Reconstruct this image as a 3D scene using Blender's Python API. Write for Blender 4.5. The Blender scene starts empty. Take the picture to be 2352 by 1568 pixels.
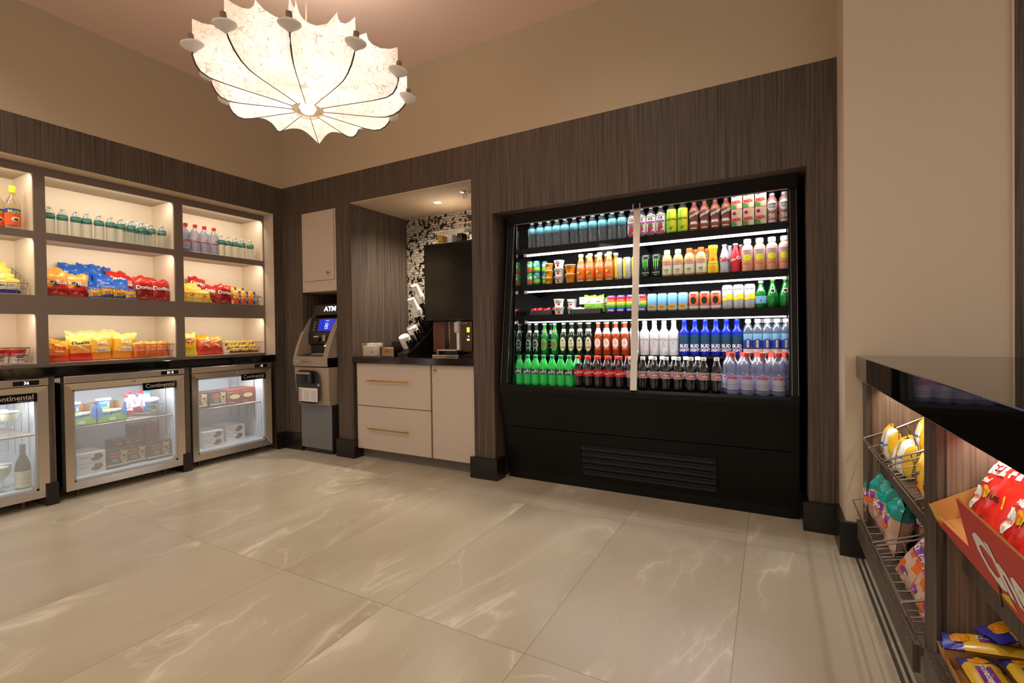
import bpy, math, random
from mathutils import Vector, Matrix
R = random.Random(7)
sc = bpy.context.scene
COL = sc.collection
# ---------------------------------------------------------------- camera
def set_camera():
    yaw, pitch, roll, F, cy = .4967, -.0117, -.0138, 1096.1, 773.36
    f = Vector((-math.sin(yaw)*math.cos(pitch), math.cos(yaw)*math.cos(pitch), math.sin(pitch)))
    r = Vector((math.cos(yaw), math.sin(yaw), 0)); u = r.cross(f)
    r2 = r*math.cos(roll)+u*math.sin(roll); u2 = u*math.cos(roll)-r*math.sin(roll)
    cam = bpy.data.objects.new('camera', bpy.data.cameras.new('camera')); COL.objects.link(cam)
    m = Matrix.Identity(4)
    for i in range(3):
        m[i][0] = r2[i]; m[i][1] = u2[i]; m[i][2] = -f[i]
    m[0][3], m[1][3], m[2][3] = 4.25, -3.09, 1.12
    cam.matrix_world = m
    cam.data.sensor_width = 36; cam.data.sensor_fit = 'HORIZONTAL'
    cam.data.lens = F/2352*36; cam.data.shift_y = (cy-784)/2352
    cam.data.clip_start = .02
    sc.camera = cam
set_camera()
# ---------------------------------------------------------------- light, world, exposure
sc.view_settings.view_transform = 'Standard'; sc.view_settings.look = 'None'
sc.view_settings.gamma = 1; sc.view_settings.use_curve_mapping = False
sc.view_settings.exposure = 0.22
w = bpy.data.worlds.new('world'); sc.world = w; w.use_nodes = True
w.node_tree.nodes['Background'].inputs[0].default_value = (1.0, .91, .80, 1)
w.node_tree.nodes['Background'].inputs[1].default_value = .72
def area(name, loc, d, sx, sy, power, col=(1, .86, .70), spread=180, parent=None):
    l = bpy.data.lights.new(name, 'AREA'); l.shape = 'RECTANGLE'; l.size = sx; l.size_y = sy
    l.energy = power; l.color = col; l.spread = math.radians(spread)
    o = bpy.data.objects.new(name, l); COL.objects.link(o)
    q = Vector(d).to_track_quat('-Z', 'Y'); o.rotation_euler = q.to_euler(); o.location = loc
    if parent: o.parent = parent
    return o
def spot(name, loc, d, power, ang=110, blend=.9, rad=.05, col=(1, .90, .77), parent=None):
    l = bpy.data.lights.new(name, 'SPOT'); l.energy = power; l.spot_size = math.radians(ang); l.spot_blend = blend
    l.shadow_soft_size = rad; l.color = col
    o = bpy.data.objects.new(name, l); COL.objects.link(o); o.location = loc
    o.rotation_euler = Vector(d).to_track_quat('-Z', 'Y').to_euler()
    if parent: o.parent = parent
    return o
LED = (1, .88, .71); COLD = (.93, .96, 1)
CELLS = [(-2.6, -1.775), (-1.715, -.905), (-.84, -.105)]      # left wall shelf bays (y)
ROWS = [(.945, 1.28, 5.0), (1.41, 1.795, 6.5), (1.845, 2.235, 6.5)]
for y0, y1 in CELLS:
    for z0, z1, pw in ROWS:
        area('shelf_led', (-.165, (y0+y1)/2, z1-.012), (-.75, 0, -.66), (y1-y0)-.04, .012, pw*(y1-y0)/.8*.25, LED)
for z, pw in ((1.968, 1.7), (1.70, 3.0), (1.42, 2.7), (1.19, 2.6)):
    area('case_led', (3.48, .205 if z < 1.9 else .19, z-.016), (0, .35, -1), 1.72, .012, pw, COLD)
area('added_deck_fill', (3.48, .13, .975), (0, -.12, -1), 1.7, .012, 2.8, COLD)  # added light over the bottom deck; no strip is mounted here
for x, y, p in ((2.1, -3.4, 95), (.9, -2.6, 50), (3.6, -2.2, 44), (5.6, -2.6, 30), (3.4, -.9, 12)):
    spot('added_fill_beam', (x, y, 3.24), (0, .12 if y < -3 else 0, -1), p, 150, 1, .12)  # added beams that brighten the room; their fixtures stay out of view
spot('alcove_beam', (1.633, .372, 2.27), (-.12, .05, -1), 100, 140, 1, .035)
area('bar_led', (4.72, -.83, .862), (.8, 0, -.8), .9, .012, 2.6, LED)
area('bar_led', (4.72, -2.0, .862), (.8, 0, -.8), 1.1, .012, 3.4, LED)
for y0, y1 in ((-2.5, -1.80), (-1.66, -.955), (-.85, -.175)):
    area('fridge_led', (-.10, (y0+y1)/2, .742), (-.6, 0, -.8), y1-y0, .02, 3.8, COLD)
# ---------------------------------------------------------------- materials
def lin(c):
    if isinstance(c, str): c = tuple(int(c[i:i+2], 16)/255 for i in (0, 2, 4))
    return tuple((x/12.92 if x <= .04045 else ((x+.055)/1.055)**2.4) for x in c)
MATS = {}
def mat(name, col='808080', rough=.5, metal=0, spec=.5, emit=0, ecol=None, coat=0, trans=0, bump=None):
    if name in MATS: return MATS[name]
    m = bpy.data.materials.new(name); m.use_nodes = True
    b = m.node_tree.nodes['Principled BSDF']; c = lin(col)
    b.inputs['Base Color'].default_value = (*c, 1); b.inputs['Roughness'].default_value = rough
    b.inputs['Metallic'].default_value = metal; b.inputs['Specular IOR Level'].default_value = spec
    b.inputs['Coat Weight'].default_value = coat; b.inputs['Coat Roughness'].default_value = .08
    b.inputs['Transmission Weight'].default_value = trans
    if emit:
        b.inputs['Emission Color'].default_value = (*(lin(ecol) if ecol else c), 1); b.inputs['Emission Strength'].default_value = emit
    if bump:
        nt = m.node_tree; t = nt.nodes.new('ShaderNodeTexCoord'); n = nt.nodes.new('ShaderNodeTexNoise'); bp = nt.nodes.new('ShaderNodeBump')
        n.inputs['Scale'].default_value = bump[0]; bp.inputs['Strength'].default_value = bump[1]; bp.inputs['Distance'].default_value = .01
        nt.links.new(t.outputs['Object'], n.inputs['Vector']); nt.links.new(n.outputs['Fac'], bp.inputs['Height']); nt.links.new(bp.outputs[0], b.inputs['Normal'])
    MATS[name] = m; return m
def clear(name, col, keep=.25, rough=.08, gl=.18, gk=1.0):
    """see-through plastic or glass: mostly transparent with a gloss skin and a little body colour"""
    m = bpy.data.materials.new(name); m.use_nodes = True; nt = m.node_tree; N = nt.nodes; N.clear()
    out = N.new('ShaderNodeOutputMaterial'); tr = N.new('ShaderNodeBsdfTransparent'); df = N.new('ShaderNodeBsdfPrincipled')
    c = lin(col); tr.inputs[0].default_value = (*c, 1); df.inputs['Base Color'].default_value = (*c, 1); df.inputs['Roughness'].default_value = .4
    gs = N.new('ShaderNodeBsdfGlossy'); gs.inputs['Roughness'].default_value = rough
    lw = N.new('ShaderNodeLayerWeight'); lw.inputs[0].default_value = gl
    m1 = N.new('ShaderNodeMixShader'); m1.inputs[0].default_value = keep
    m2 = N.new('ShaderNodeMixShader'); L = nt.links
    L.new(tr.outputs[0], m1.inputs[1]); L.new(df.outputs[0], m1.inputs[2]); mm = N.new('ShaderNodeMath'); mm.operation = 'MULTIPLY'; mm.inputs[1].default_value = gk; L.new(lw.outputs['Facing'], mm.inputs[0]); L.new(mm.outputs[0], m2.inputs[0])
    L.new(m1.outputs[0], m2.inputs[1]); L.new(gs.outputs[0], m2.inputs[2]); L.new(m2.outputs[0], out.inputs[0])
    MATS[name] = m; return m
def wood(name, c1, c2, rough=.5, sc_=(95, 95, 1.3)):
    m = bpy.data.materials.new(name); m.use_nodes = True; nt = m.node_tree; N = nt.nodes; L = nt.links
    b = N['Principled BSDF']; b.inputs['Roughness'].default_value = rough; b.inputs['Specular IOR Level'].default_value = .35
    t = N.new('ShaderNodeTexCoord'); mp = N.new('ShaderNodeMapping'); mp.inputs['Scale'].default_value = sc_
    n = N.new('ShaderNodeTexNoise'); n.inputs['Scale'].default_value = 1; n.inputs['Detail'].default_value = 4; n.inputs['Roughness'].default_value = .75
    r = N.new('ShaderNodeValToRGB'); r.color_ramp.elements[0].position = .32; r.color_ramp.elements[1].position = .68
    r.color_ramp.elements[0].color = (*lin(c1), 1); r.color_ramp.elements[1].color = (*lin(c2), 1)
    n2 = N.new('ShaderNodeTexNoise'); n2.inputs['Scale'].default_value = .22
    mx = N.new('ShaderNodeMixRGB'); mx.blend_type = 'MULTIPLY'; mx.inputs[0].default_value = .35
    bp = N.new('ShaderNodeBump'); bp.inputs['Strength'].default_value = .12; bp.inputs['Distance'].default_value = .002
    L.new(t.outputs['Object'], mp.inputs[0]); L.new(mp.outputs[0], n.inputs['Vector']); L.new(mp.outputs[0], n2.inputs['Vector'])
    L.new(n.outputs['Fac'], r.inputs[0]); L.new(r.outputs[0], mx.inputs[1]); L.new(n2.outputs['Fac'], mx.inputs[2]); L.new(mx.outputs[0], b.inputs['Base Color'])
    L.new(n.outputs['Fac'], bp.inputs['Height']); L.new(bp.outputs[0], b.inputs['Normal'])
    MATS[name] = m; return m
wood('wood', '372b23', '766557'); wood('wood_light', '6c5547', 'a58a78', .45)
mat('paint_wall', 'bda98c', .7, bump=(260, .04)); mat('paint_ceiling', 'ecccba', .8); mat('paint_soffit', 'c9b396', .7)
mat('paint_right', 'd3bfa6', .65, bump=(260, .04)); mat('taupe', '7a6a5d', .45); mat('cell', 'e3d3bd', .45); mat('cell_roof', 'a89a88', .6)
mat('greige', 'c8b6a4', .42); mat('black_base', '181310', .3); mat('stone_black', '0b0807', .05, spec=.4); mat('stone_brown', '2a1e18', .1)
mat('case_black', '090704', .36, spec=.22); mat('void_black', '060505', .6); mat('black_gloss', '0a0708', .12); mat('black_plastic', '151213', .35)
mat('steel', 'd2c6b6', .27, .9); mat('steel_dark', '6a625a', .3, 1); mat('chrome', 'd5cfc6', .12, 1); mat('mirror', 'c8ccd0', .04, 1)
mat('brass', 'cfa146', .28, 1); mat('wire', 'b3a79b', .28, 1); mat('white_in', 'd9dde0', .4); mat('toe', '6f6357', .4)
mat('tube_light', 'ffffff', emit=3.2, ecol='fbf6ff'); mat('lamp_disc', 'ffffff', emit=9, ecol='fff2dc')
mat('white', 'f2efe9', .45); mat('paper', 'e8dfd2', .7); mat('red', 'd0180f', .35); mat('cardboard', 'b98346', .8)
def floor_mat():
    m = bpy.data.materials.new('porcelain_tile'); m.use_nodes = True; nt = m.node_tree; N = nt.nodes; L = nt.links; b = N['Principled BSDF']
    t = N.new('ShaderNodeTexCoord')
    def mp(scale, rot=0, loc=(0, 0, 0)):
        a = N.new('ShaderNodeMapping'); a.inputs['Scale'].default_value = scale; a.inputs['Rotation'].default_value = (0, 0, rot); a.inputs['Location'].default_value = loc
        L.new(t.outputs['Object'], a.inputs[0]); return a
    def math_(op, a, bv=None, c=None):
        n = N.new('ShaderNodeMath'); n.operation = op
        for i, v in enumerate((a, bv, c)):
            if v is None: continue
            if isinstance(v, (int, float)): n.inputs[i].default_value = v
            else: L.new(v, n.inputs[i])
        return n.outputs[0]
    def noise(v, s, d=4, r=.55, dist=0):
        n = N.new('ShaderNodeTexNoise'); n.inputs['Scale'].default_value = s; n.inputs['Detail'].default_value = d; n.inputs['Roughness'].default_value = r; n.inputs['Distortion'].default_value = dist
        L.new(v, n.inputs['Vector']); return n.outputs['Fac']
    sep = N.new('ShaderNodeSeparateXYZ'); L.new(t.outputs['Object'], sep.inputs[0])
    gx = math_('ADD', math_('DIVIDE', math_('SUBTRACT', sep.outputs[0], 4.13), .64), 20.0)
    gy = math_('ADD', math_('DIVIDE', math_('ADD', sep.outputs[1], 1.63), 1.28), 20.0)
    ix = math_('FLOOR', gx); iy = math_('FLOOR', gy)
    # every tile shifts the vein pattern a little
    off = N.new('ShaderNodeCombineXYZ'); L.new(math_('MULTIPLY', ix, .37), off.inputs[0]); L.new(math_('MULTIPLY', iy, .83), off.inputs[1])
    add = N.new('ShaderNodeVectorMath'); add.operation = 'ADD'
    mv = mp((1.15, .5, 1), math.radians(-34)); L.new(mv.outputs[0], add.inputs[0]); L.new(off.outputs[0], add.inputs[1]); V = add.outputs[0]
    def vein(s, wdt, dist, det):
        n = noise(V, s, det, .5, dist); a = math_('ABSOLUTE', math_('SUBTRACT', n, .5)); return math_('SUBTRACT', 1.0, math_('SMOOTH_MIN', math_('DIVIDE', a, wdt), 1.0, .3))
    v1 = vein(1.15, .012, .9, 5); v2 = vein(2.1, .008, 1.3, 6); brk = noise(V, 1.7, 2)
    brk = math_('MINIMUM', 1.0, math_('MAXIMUM', 0.0, math_('MULTIPLY', math_('SUBTRACT', brk, .44), 7.0)))
    wide = vein(1.15, .04, .9, 5)
    vv = math_('MULTIPLY', math_('MAXIMUM', math_('MAXIMUM', v1, math_('MULTIPLY', v2, .5)), math_('MULTIPLY', wide, .38)), brk)
    base = N.new('ShaderNodeValToRGB'); base.color_ramp.elements[0].position = .3; base.color_ramp.elements[1].position = .7
    base.color_ramp.elements[0].color = (*lin('b5a68e'), 1); base.color_ramp.elements[1].color = (*lin('cabfa7'), 1)
    L.new(noise(V, 1.6, 6, .6, .4), base.inputs[0])
    mx = N.new('ShaderNodeMixRGB'); L.new(math_('MULTIPLY', math_('MAXIMUM', vv, 0.0), .7), mx.inputs[0]); L.new(base.outputs[0], mx.inputs[1]); mx.inputs[2].default_value = (*lin('efe5cf'), 1)
    fine = N.new('ShaderNodeMixRGB'); fine.blend_type = 'MULTIPLY'; fine.inputs[0].default_value = .16
    L.new(mx.outputs[0], fine.inputs[1]); L.new(noise(t.outputs['Object'], 160, 2), fine.inputs[2])
    fx = math_('FRACT', gx); fy = math_('FRACT', gy)
    ex = math_('MINIMUM', fx, math_('SUBTRACT', 1.0, fx)); ey = math_('MINIMUM', fy, math_('SUBTRACT', 1.0, fy))
    g = math_('MAXIMUM', math_('LESS_THAN', ex, .0024), math_('LESS_THAN', ey, .0013))
    gm = N.new('ShaderNodeMixRGB'); L.new(math_('MULTIPLY', g, .6), gm.inputs[0]); L.new(fine.outputs[0], gm.inputs[1]); gm.inputs[2].default_value = (*lin('75604c'), 1)
    L.new(gm.outputs[0], b.inputs['Base Color']); b.inputs['Roughness'].default_value = .3; b.inputs['Specular IOR Level'].default_value = .45
    MATS['tile'] = m
floor_mat()
def mosaic_mat():
    m = bpy.data.materials.new('mosaic'); m.use_nodes = True; nt = m.node_tree; N = nt.nodes; L = nt.links; b = N['Principled BSDF']
    t = N.new('ShaderNodeTexCoord'); mp = N.new('ShaderNodeMapping'); mp.inputs['Rotation'].default_value = (math.radians(90), 0, 0); L.new(t.outputs['Object'], mp.inputs[0])
    br = N.new('ShaderNodeTexBrick'); br.inputs['Scale'].default_value = 1; br.inputs['Brick Width'].default_value = .05; br.inputs['Row Height'].default_value = .026
    br.inputs['Mortar Size'].default_value = .0018; br.inputs['Color1'].default_value = (*lin('d8cbb8'), 1); br.inputs['Color2'].default_value = (*lin('a99a86'), 1); br.inputs['Mortar'].default_value = (*lin('241a14'), 1)
    n = N.new('ShaderNodeTexNoise'); n.inputs['Scale'].default_value = 34; n.inputs['Detail'].default_value = 2
    r = N.new('ShaderNodeValToRGB'); r.color_ramp.interpolation = 'CONSTANT'; r.color_ramp.elements[0].color = (.012, .009, .007, 1); r.color_ramp.elements[1].position = .455; r.color_ramp.elements[1].color = (1, 1, 1, 1)
    mx = N.new('ShaderNodeMixRGB'); mx.blend_type = 'MULTIPLY'; mx.inputs[0].default_value = 1
    L.new(mp.outputs[0], br.inputs['Vector']); L.new(t.outputs['Object'], n.inputs['Vector']); L.new(n.outputs['Fac'], r.inputs[0]); L.new(br.outputs['Color'], mx.inputs[1]); L.new(r.outputs[0], mx.inputs[2])
    L.new(mx.outputs[0], b.inputs['Base Color']); b.inputs['Roughness'].default_value = .35; MATS['mosaic'] = m
mosaic_mat()
# ---------------------------------------------------------------- mesh builder
_T = {}
def text2d(s, size, bold=.0):
    k = (s, round(size, 5), bold)
    if k in _T: return _T[k]
    cu = bpy.data.curves.new('t', 'FONT'); cu.body = s; cu.size = size; cu.align_x = 'CENTER'; cu.align_y = 'CENTER'; cu.resolution_u = 2; cu.offset = bold*size
    o = bpy.data.objects.new('t', cu); COL.objects.link(o); dg = bpy.context.evaluated_depsgraph_get(); dg.update()
    me = bpy.data.meshes.new_from_object(o.evaluated_get(dg))
    v = [(p.co.x, p.co.y) for p in me.vertices]; f = [tuple(p.vertices) for p in me.polygons]
    bpy.data.objects.remove(o); bpy.data.curves.remove(cu); bpy.data.meshes.remove(me)
    _T[k] = (v, f); return _T[k]
class MB:
    def __init__(s): s.v = []; s.f = []; s.mi = []; s.m = []; s.sm = []
    def add(s, vs, fs, m, smooth=False):
        if m not in s.m: s.m.append(m)
        k = s.m.index(m); o = len(s.v); s.v += [tuple(x) for x in vs]
        for f in fs: s.f.append(tuple(i+o for i in f)); s.mi.append(k); s.sm.append(smooth)
        return s
    def box(s, a, b, m, M=None):
        x0, y0, z0 = a; x1, y1, z1 = b
        vs = [(x0, y0, z0), (x1, y0, z0), (x1, y1, z0), (x0, y1, z0), (x0, y0, z1), (x1, y0, z1), (x1, y1, z1), (x0, y1, z1)]
        if M is not None: vs = [tuple(M @ Vector(q)) for q in vs]
        return s.add(vs, [(0, 3, 2, 1), (4, 5, 6, 7), (0, 1, 5, 4), (1, 2, 6, 5), (2, 3, 7, 6), (3, 0, 4, 7)], m)
    def rbox(s, a, b, m, bev=.004, M=None):
        import bmesh
        bm = bmesh.new(); bmesh.ops.create_cube(bm, size=1)
        c = [(a[i]+b[i])/2 for i in range(3)]; d = [abs(b[i]-a[i]) for i in range(3)]
        for v in bm.verts: v.co = Vector([c[i]+v.co[i]*d[i] for i in range(3)])
        bmesh.ops.bevel(bm, geom=bm.edges[:], offset=min(bev, min(d)*.45), segments=2, affect='EDGES', profile=.5)
        bm.verts.ensure_lookup_table(); vs = [tuple((M @ v.co) if M is not None else v.co) for v in bm.verts]; fs = [tuple(v.index for v in f.verts) for f in bm.faces]
        bm.normal_update(); fl = [max(abs(c) for c in f.normal) > .9995 for f in bm.faces]
        bm.free(); s.add(vs, fs, m, True)
        for i, q in enumerate(fl):
            if q: s.sm[len(s.sm)-len(fl)+i] = False
        return s
    def lathe(s, prof, m, seg=20, c=(0, 0, 0), M=None, squash=1.0, cap=True):
        vs = []; fs = []; n = len(prof)
        for r, z in prof:
            for k in range(seg):
                a = 2*math.pi*k/seg; vs.append((c[0]+r*math.cos(a), c[1]+r*math.sin(a)*squash, c[2]+z))
        for i in range(n-1):
            for k in range(seg):
                k2 = (k+1) % seg; fs.append((i*seg+k, i*seg+k2, (i+1)*seg+k2, (i+1)*seg+k))
        if cap and prof[0][0] > 1e-5: fs.append(tuple(range(seg-1, -1, -1)))
        if cap and prof[-1][0] > 1e-5: fs.append(tuple((n-1)*seg+k for k in range(seg)))
        if M is not None: vs = [tuple(M @ Vector(q)) for q in vs]
        return s.add(vs, fs, m, True)
    def tube(s, pts, r, m, closed=False, seg=6):
        P = [Vector(p) for p in pts]; n = len(P); vs = []; fs = []
        for i, p in enumerate(P):
            a = P[i-1] if (i > 0 or closed) else p; b = P[(i+1) % n] if (i < n-1 or closed) else p
            t = (b-a); t = t.normalized() if t.length > 1e-9 else Vector((0, 0, 1))
            up = Vector((0, 0, 1)) if abs(t.z) < .9 else Vector((1, 0, 0)); x = t.cross(up).normalized(); y = t.cross(x)
            rr = r[i] if isinstance(r, (list, tuple)) else r
            for k in range(seg):
                q = 2*math.pi*k/seg; vs.append(tuple(p+x*rr*math.cos(q)+y*rr*math.sin(q)))
        for i in range(n if closed else n-1):
            j = (i+1) % n
            for k in range(seg): k2 = (k+1) % seg; fs.append((i*seg+k, i*seg+k2, j*seg+k2, j*seg+k))
        if not closed: fs.append(tuple(range(seg))); fs.append(tuple((n-1)*seg+k for k in range(seg-1, -1, -1)))
        return s.add(vs, fs, m, True)
    def prism(s, pts, a, b, m, ax='x'):
        """extrude a 2-D outline; ax x: pts are (y,z), y: (x,z), z: (x,y)"""
        n = len(pts); mk = {'x': lambda p, t: (t, p[0], p[1]), 'y': lambda p, t: (p[0], t, p[1]), 'z': lambda p, t: (p[0], p[1], t)}[ax]
        vs = [mk(p, a) for p in pts]+[mk(p, b) for p in pts]
        return s.add(vs, [tuple(range(n-1, -1, -1)), tuple(range(n, 2*n))]+[(i, (i+1) % n, n+(i+1) % n, n+i) for i in range(n)], m)
    # 2-D marks laid on a surface S(x,z)->xyz
    def text(s, t, size, x, z, m, S, bold=.02, rot=0, sx=1):
        v, f = text2d(t, size, bold); c, n = math.cos(rot), math.sin(rot)
        return s.add([S(x+(a*c*sx-b*n), z+(a*n*sx+b*c)) for a, b in v], f, m)
    def ell(s, x, z, rx, rz, m, S, seg=18, rings=2, rot=0):
        c, n = math.cos(rot), math.sin(rot); vs = [S(x, z)]; fs = []
        for j in range(1, rings+1):
            for k in range(seg):
                a = 2*math.pi*k/seg; p, q = rx*math.cos(a)*j/rings, rz*math.sin(a)*j/rings; vs.append(S(x+p*c-q*n, z+p*n+q*c))
        for k in range(seg):
            k2 = (k+1) % seg; fs.append((0, 1+k, 1+k2))
            for j in range(1, rings): a = 1+(j-1)*seg; b = 1+j*seg; fs.append((a+k, b+k, b+k2, a+k2))
        return s.add(vs, fs, m)
    def rect(s, x0, z0, x1, z1, m, S, nx=6, nz=1, shear=0):
        vs = []; fs = []
        for j in range(nz+1):
            for i in range(nx+1): z = z0+(z1-z0)*j/nz; x = x0+(x1-x0)*i/nx; vs.append(S(x+shear*j/nz, z))
        for j in range(nz):
            for i in range(nx): a = j*(nx+1)+i; fs.append((a, a+1, a+nx+2, a+nx+1))
        return s.add(vs, fs, m)
    def poly(s, pts, m, S): return s.add([S(*p) for p in pts], [tuple(range(len(pts)))], m)
    def mesh(s, name):
        me = bpy.data.meshes.new(name); me.from_pydata(s.v, [], s.f)
        for k in s.m: me.materials.append(MATS[k])
        me.polygons.foreach_set('material_index', s.mi); me.update()
        if any(s.sm): me.set_sharp_from_angle(angle=math.radians(42))
        me.polygons.foreach_set('use_smooth', s.sm); me.update()
        return me
    def obj(s, name, parent=None, loc=None, rot=None, label=None):
        o = bpy.data.objects.new(name, s.mesh(name)); COL.objects.link(o)
        if parent is not None: o.parent = parent
        if loc is not None: o.location = loc
        if rot is not None: o.rotation_euler = rot
        if label: o['label'] = label
        return o
def cyl(R_, e=.0006): return lambda x, z: (math.sin(x/R_)*(R_+e), -math.cos(x/R_)*(R_+e), z)
def flat(y=0, e=.0008): return lambda x, z: (x, y-e, z)
def tag(o, label=None, cat=None, group=None):
    if label: o['label'] = label
    if cat: o['category'] = cat
    if group: o['group'] = group
    return o
def thing(name, label, cat, loc=(0, 0, 0), rz=0, group=None):
    o = bpy.data.objects.new(name, None); COL.objects.link(o); o.location = loc; o.rotation_euler = (0, 0, rz); o.empty_display_size = .05
    return tag(o, label, cat, group)
def struct(o): o['kind'] = 'structure'; return o
def dup(root, loc, rot=None, label=None, group=None):
    used = root.get('_u')
    if not used: root['_u'] = 1; r = root
    else:
        r = root.copy(); COL.objects.link(r)
        for ch in list(root.children):
            c = ch.copy(); COL.objects.link(c); c.parent = r
            for g in list(ch.children):
                d = g.copy(); COL.objects.link(d); d.parent = c
    r.location = loc
    if rot is not None: r.rotation_euler = rot if isinstance(rot, (tuple, list)) else (0, 0, rot)
    if label: r['label'] = label
    if group: r['group'] = group
    return r
ORD = ['leftmost', 'second from left', 'third from left', 'fourth from left', 'fifth from left', 'sixth from left', 'seventh from left', 'eighth from left', 'ninth from left', 'tenth from left', 'eleventh from left', 'twelfth from left']
def ordn(i, n):
    if n == 1: return 'only'
    if n == 2: return ('left', 'right')[i]
    if n == 3: return ('left', 'middle', 'right')[i]
    if i == n-1: return 'rightmost'
    if i == n-2 and n > 4: return 'second from right'
    return ORD[i]
# ================================================================ the room
def S(name, mb): return struct(mb.obj(name))
S('floor', MB().box((-1.2, -7, -.05), (8, 1.2, 0), 'tile'))
S('ceiling', MB().box((-1.2, -7, 3.3), (8, 1.2, 3.4), 'paint_ceiling'))
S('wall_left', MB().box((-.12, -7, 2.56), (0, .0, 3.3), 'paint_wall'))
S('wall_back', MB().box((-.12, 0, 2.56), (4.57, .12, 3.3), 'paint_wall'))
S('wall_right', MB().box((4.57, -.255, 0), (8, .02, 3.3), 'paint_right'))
S('trim_1', MB().box((-.72, -7, 2.295), (0, 0, 2.56), 'wood').box((-.72, -.095, 0), (0, 0, 2.295), 'wood')
  .box((-.70, -.945, 0), (0, -.885, .862), 'wood').box((-.70, -1.79, 0), (0, -1.735, .862), 'wood').box((-.70, -2.68, 0), (0, -2.62, .862), 'wood'))
S('trim_2', MB().box((0, 0, 0), (.283, .80, 2.56), 'wood').box((.752, 0, 0), (.945, .80, 2.56), 'wood').box((2.235, 0, 0), (2.42, 1.0, 2.56), 'wood')
  .box((4.43, 0, 0), (4.57, 1.0, 2.56), 'wood').box((.283, 0, 2.275), (.752, .80, 2.56), 'wood').box((.945, 0, 2.29), (2.235, .80, 2.56), 'wood').box((2.42, 0, 2.005), (4.43, 1.0, 2.56), 'wood'))
S('trim_3', MB().box((5.17, -.262, 0), (8, -.255, 3.3), 'wood').box((5.163, -.266, 0), (5.17, -.255, 3.3), 'paint_right'))
S('wall_alcove', MB().box((.945, .75, .0), (2.235, .80, 2.29), 'mosaic'))
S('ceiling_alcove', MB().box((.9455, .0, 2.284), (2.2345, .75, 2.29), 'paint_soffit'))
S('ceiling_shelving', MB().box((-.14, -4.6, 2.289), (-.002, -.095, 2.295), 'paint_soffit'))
S('trim_4', MB().box((-.14, -.1, .925), (-.0005, -.095, 2.289), 'greige'))  # pale greige paints in the LED brightness on this wood return
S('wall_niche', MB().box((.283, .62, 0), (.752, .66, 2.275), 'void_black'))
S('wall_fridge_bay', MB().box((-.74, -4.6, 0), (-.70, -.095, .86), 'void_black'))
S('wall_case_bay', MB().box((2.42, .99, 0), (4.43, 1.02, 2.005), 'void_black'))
# black plinth blocks round the feet of the wood piers
def base(a, b): return a+b
t = .03
S('baseboard_left', MB().box((-.0, -.10, 0), (t, t*-1, .16), 'black_base').box((0, -.95, 0), (.012, -.88, .15), 'black_base').box((-.3, -.95, 0), (0, -.945, .15), 'black_base')
  .box((0, -1.795, 0), (.014, -1.73, .15), 'black_base').box((0, -2.69, 0), (.014, -2.615, .15), 'black_base'))
S('baseboard_back', MB().box((0, -t, 0), (.283, 0, .16), 'black_base').box((.745, -t, 0), (.972, 0, .16), 'black_base').box((.945, 0, 0), (.972, .08, .16), 'black_base')
  .box((2.21, -t, 0), (2.448, 0, .16), 'black_base').box((2.42, 0, 0), (2.448, .10, .16), 'black_base').box((4.402, -t, 0), (4.57, 0, .16), 'black_base').box((4.402, 0, 0), (4.43, .10, .16), 'black_base'))
S('baseboard_right', MB().box((4.542, -.283, 0), (4.57, 0, .165), 'black_base').box((4.57, -.283, 0), (5.2, -.255, .165), 'black_base'))
S('trim_5', MB().box((4.602, -5, 0), (4.613, -.283, .004), 'steel').box((4.624, -5, 0), (4.634, -.283, .004), 'steel').box((4.640, -5, 0), (4.648, -.283, .004), 'greige'))

# recessed lights
def downlight(x, y, z, label):
    d = thing('recessed_downlight', label, 'ceiling light', (x, y, z))
    MB().lathe([(.034, -.003), (.046, -.004), (.046, 0), (.034, 0)], 'white', 28, cap=False).obj('trim_ring', d)
    MB().lathe([(.0001, -.001), (.034, -.0012)], 'lamp_disc', 28).obj('lens', d)
downlight(1.633, .372, 2.284, 'small round lit downlight in the coffee alcove ceiling')
sp = thing('sprinkler_head', 'small chrome fire sprinkler on the coffee alcove ceiling', 'sprinkler', (2.02, .235, 2.284))
MB().lathe([(.045, 0), (.045, -.004), (.028, -.012), (.012, -.014), (.012, -.02)], 'chrome', 20).obj('escutcheon', sp)
MB().tube([(-.012, 0, -.018), (-.016, 0, -.034), (0, 0, -.05), (.016, 0, -.034), (.012, 0, -.018)], .003, 'chrome').lathe([(.0001, -.052), (.019, -.052), (.019, -.049), (.0001, -.049)], 'chrome', 14).obj('deflector', sp)

# left display shelving built into the wall
u = thing('display_shelving', 'taupe wall shelving with nine lit cubbies full of snacks and water', 'shelving', (-.14, -2.3, .925))
def rel(o, dx=.14, dy=2.3, dz=-.925): return (dx, dy, dz)
SH = (.14, 2.3, -.925)
fr = MB(); XF, XB = -.158, -.14
fr.box((XF, -4.6, 2.235), (XB, -.1, 2.289), 'taupe')
fr.box((XF, -4.6, 1.28), (XB, -.1, 1.41), 'taupe'); fr.box((XF, -4.6, 1.795), (XB, -.1, 1.845), 'taupe'); fr.box((XF, -4.6, .925), (XB, -.1, .943), 'taupe')
for a, b in ((-1.775, -1.715), (-.905, -.84), (-2.66, -2.6), (-.105, -.1)):
    for z0, z1 in ((.943, 1.28), (1.41, 1.795), (1.845, 2.235)): fr.box((XF, a, z0), (XB, b, z1), 'taupe')
fr.obj('face_frame', u, SH)
MB().box((-.52, -4.6, .925), (-.50, -.1, 2.289), 'cell').obj('back_panel', u, SH)
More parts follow.
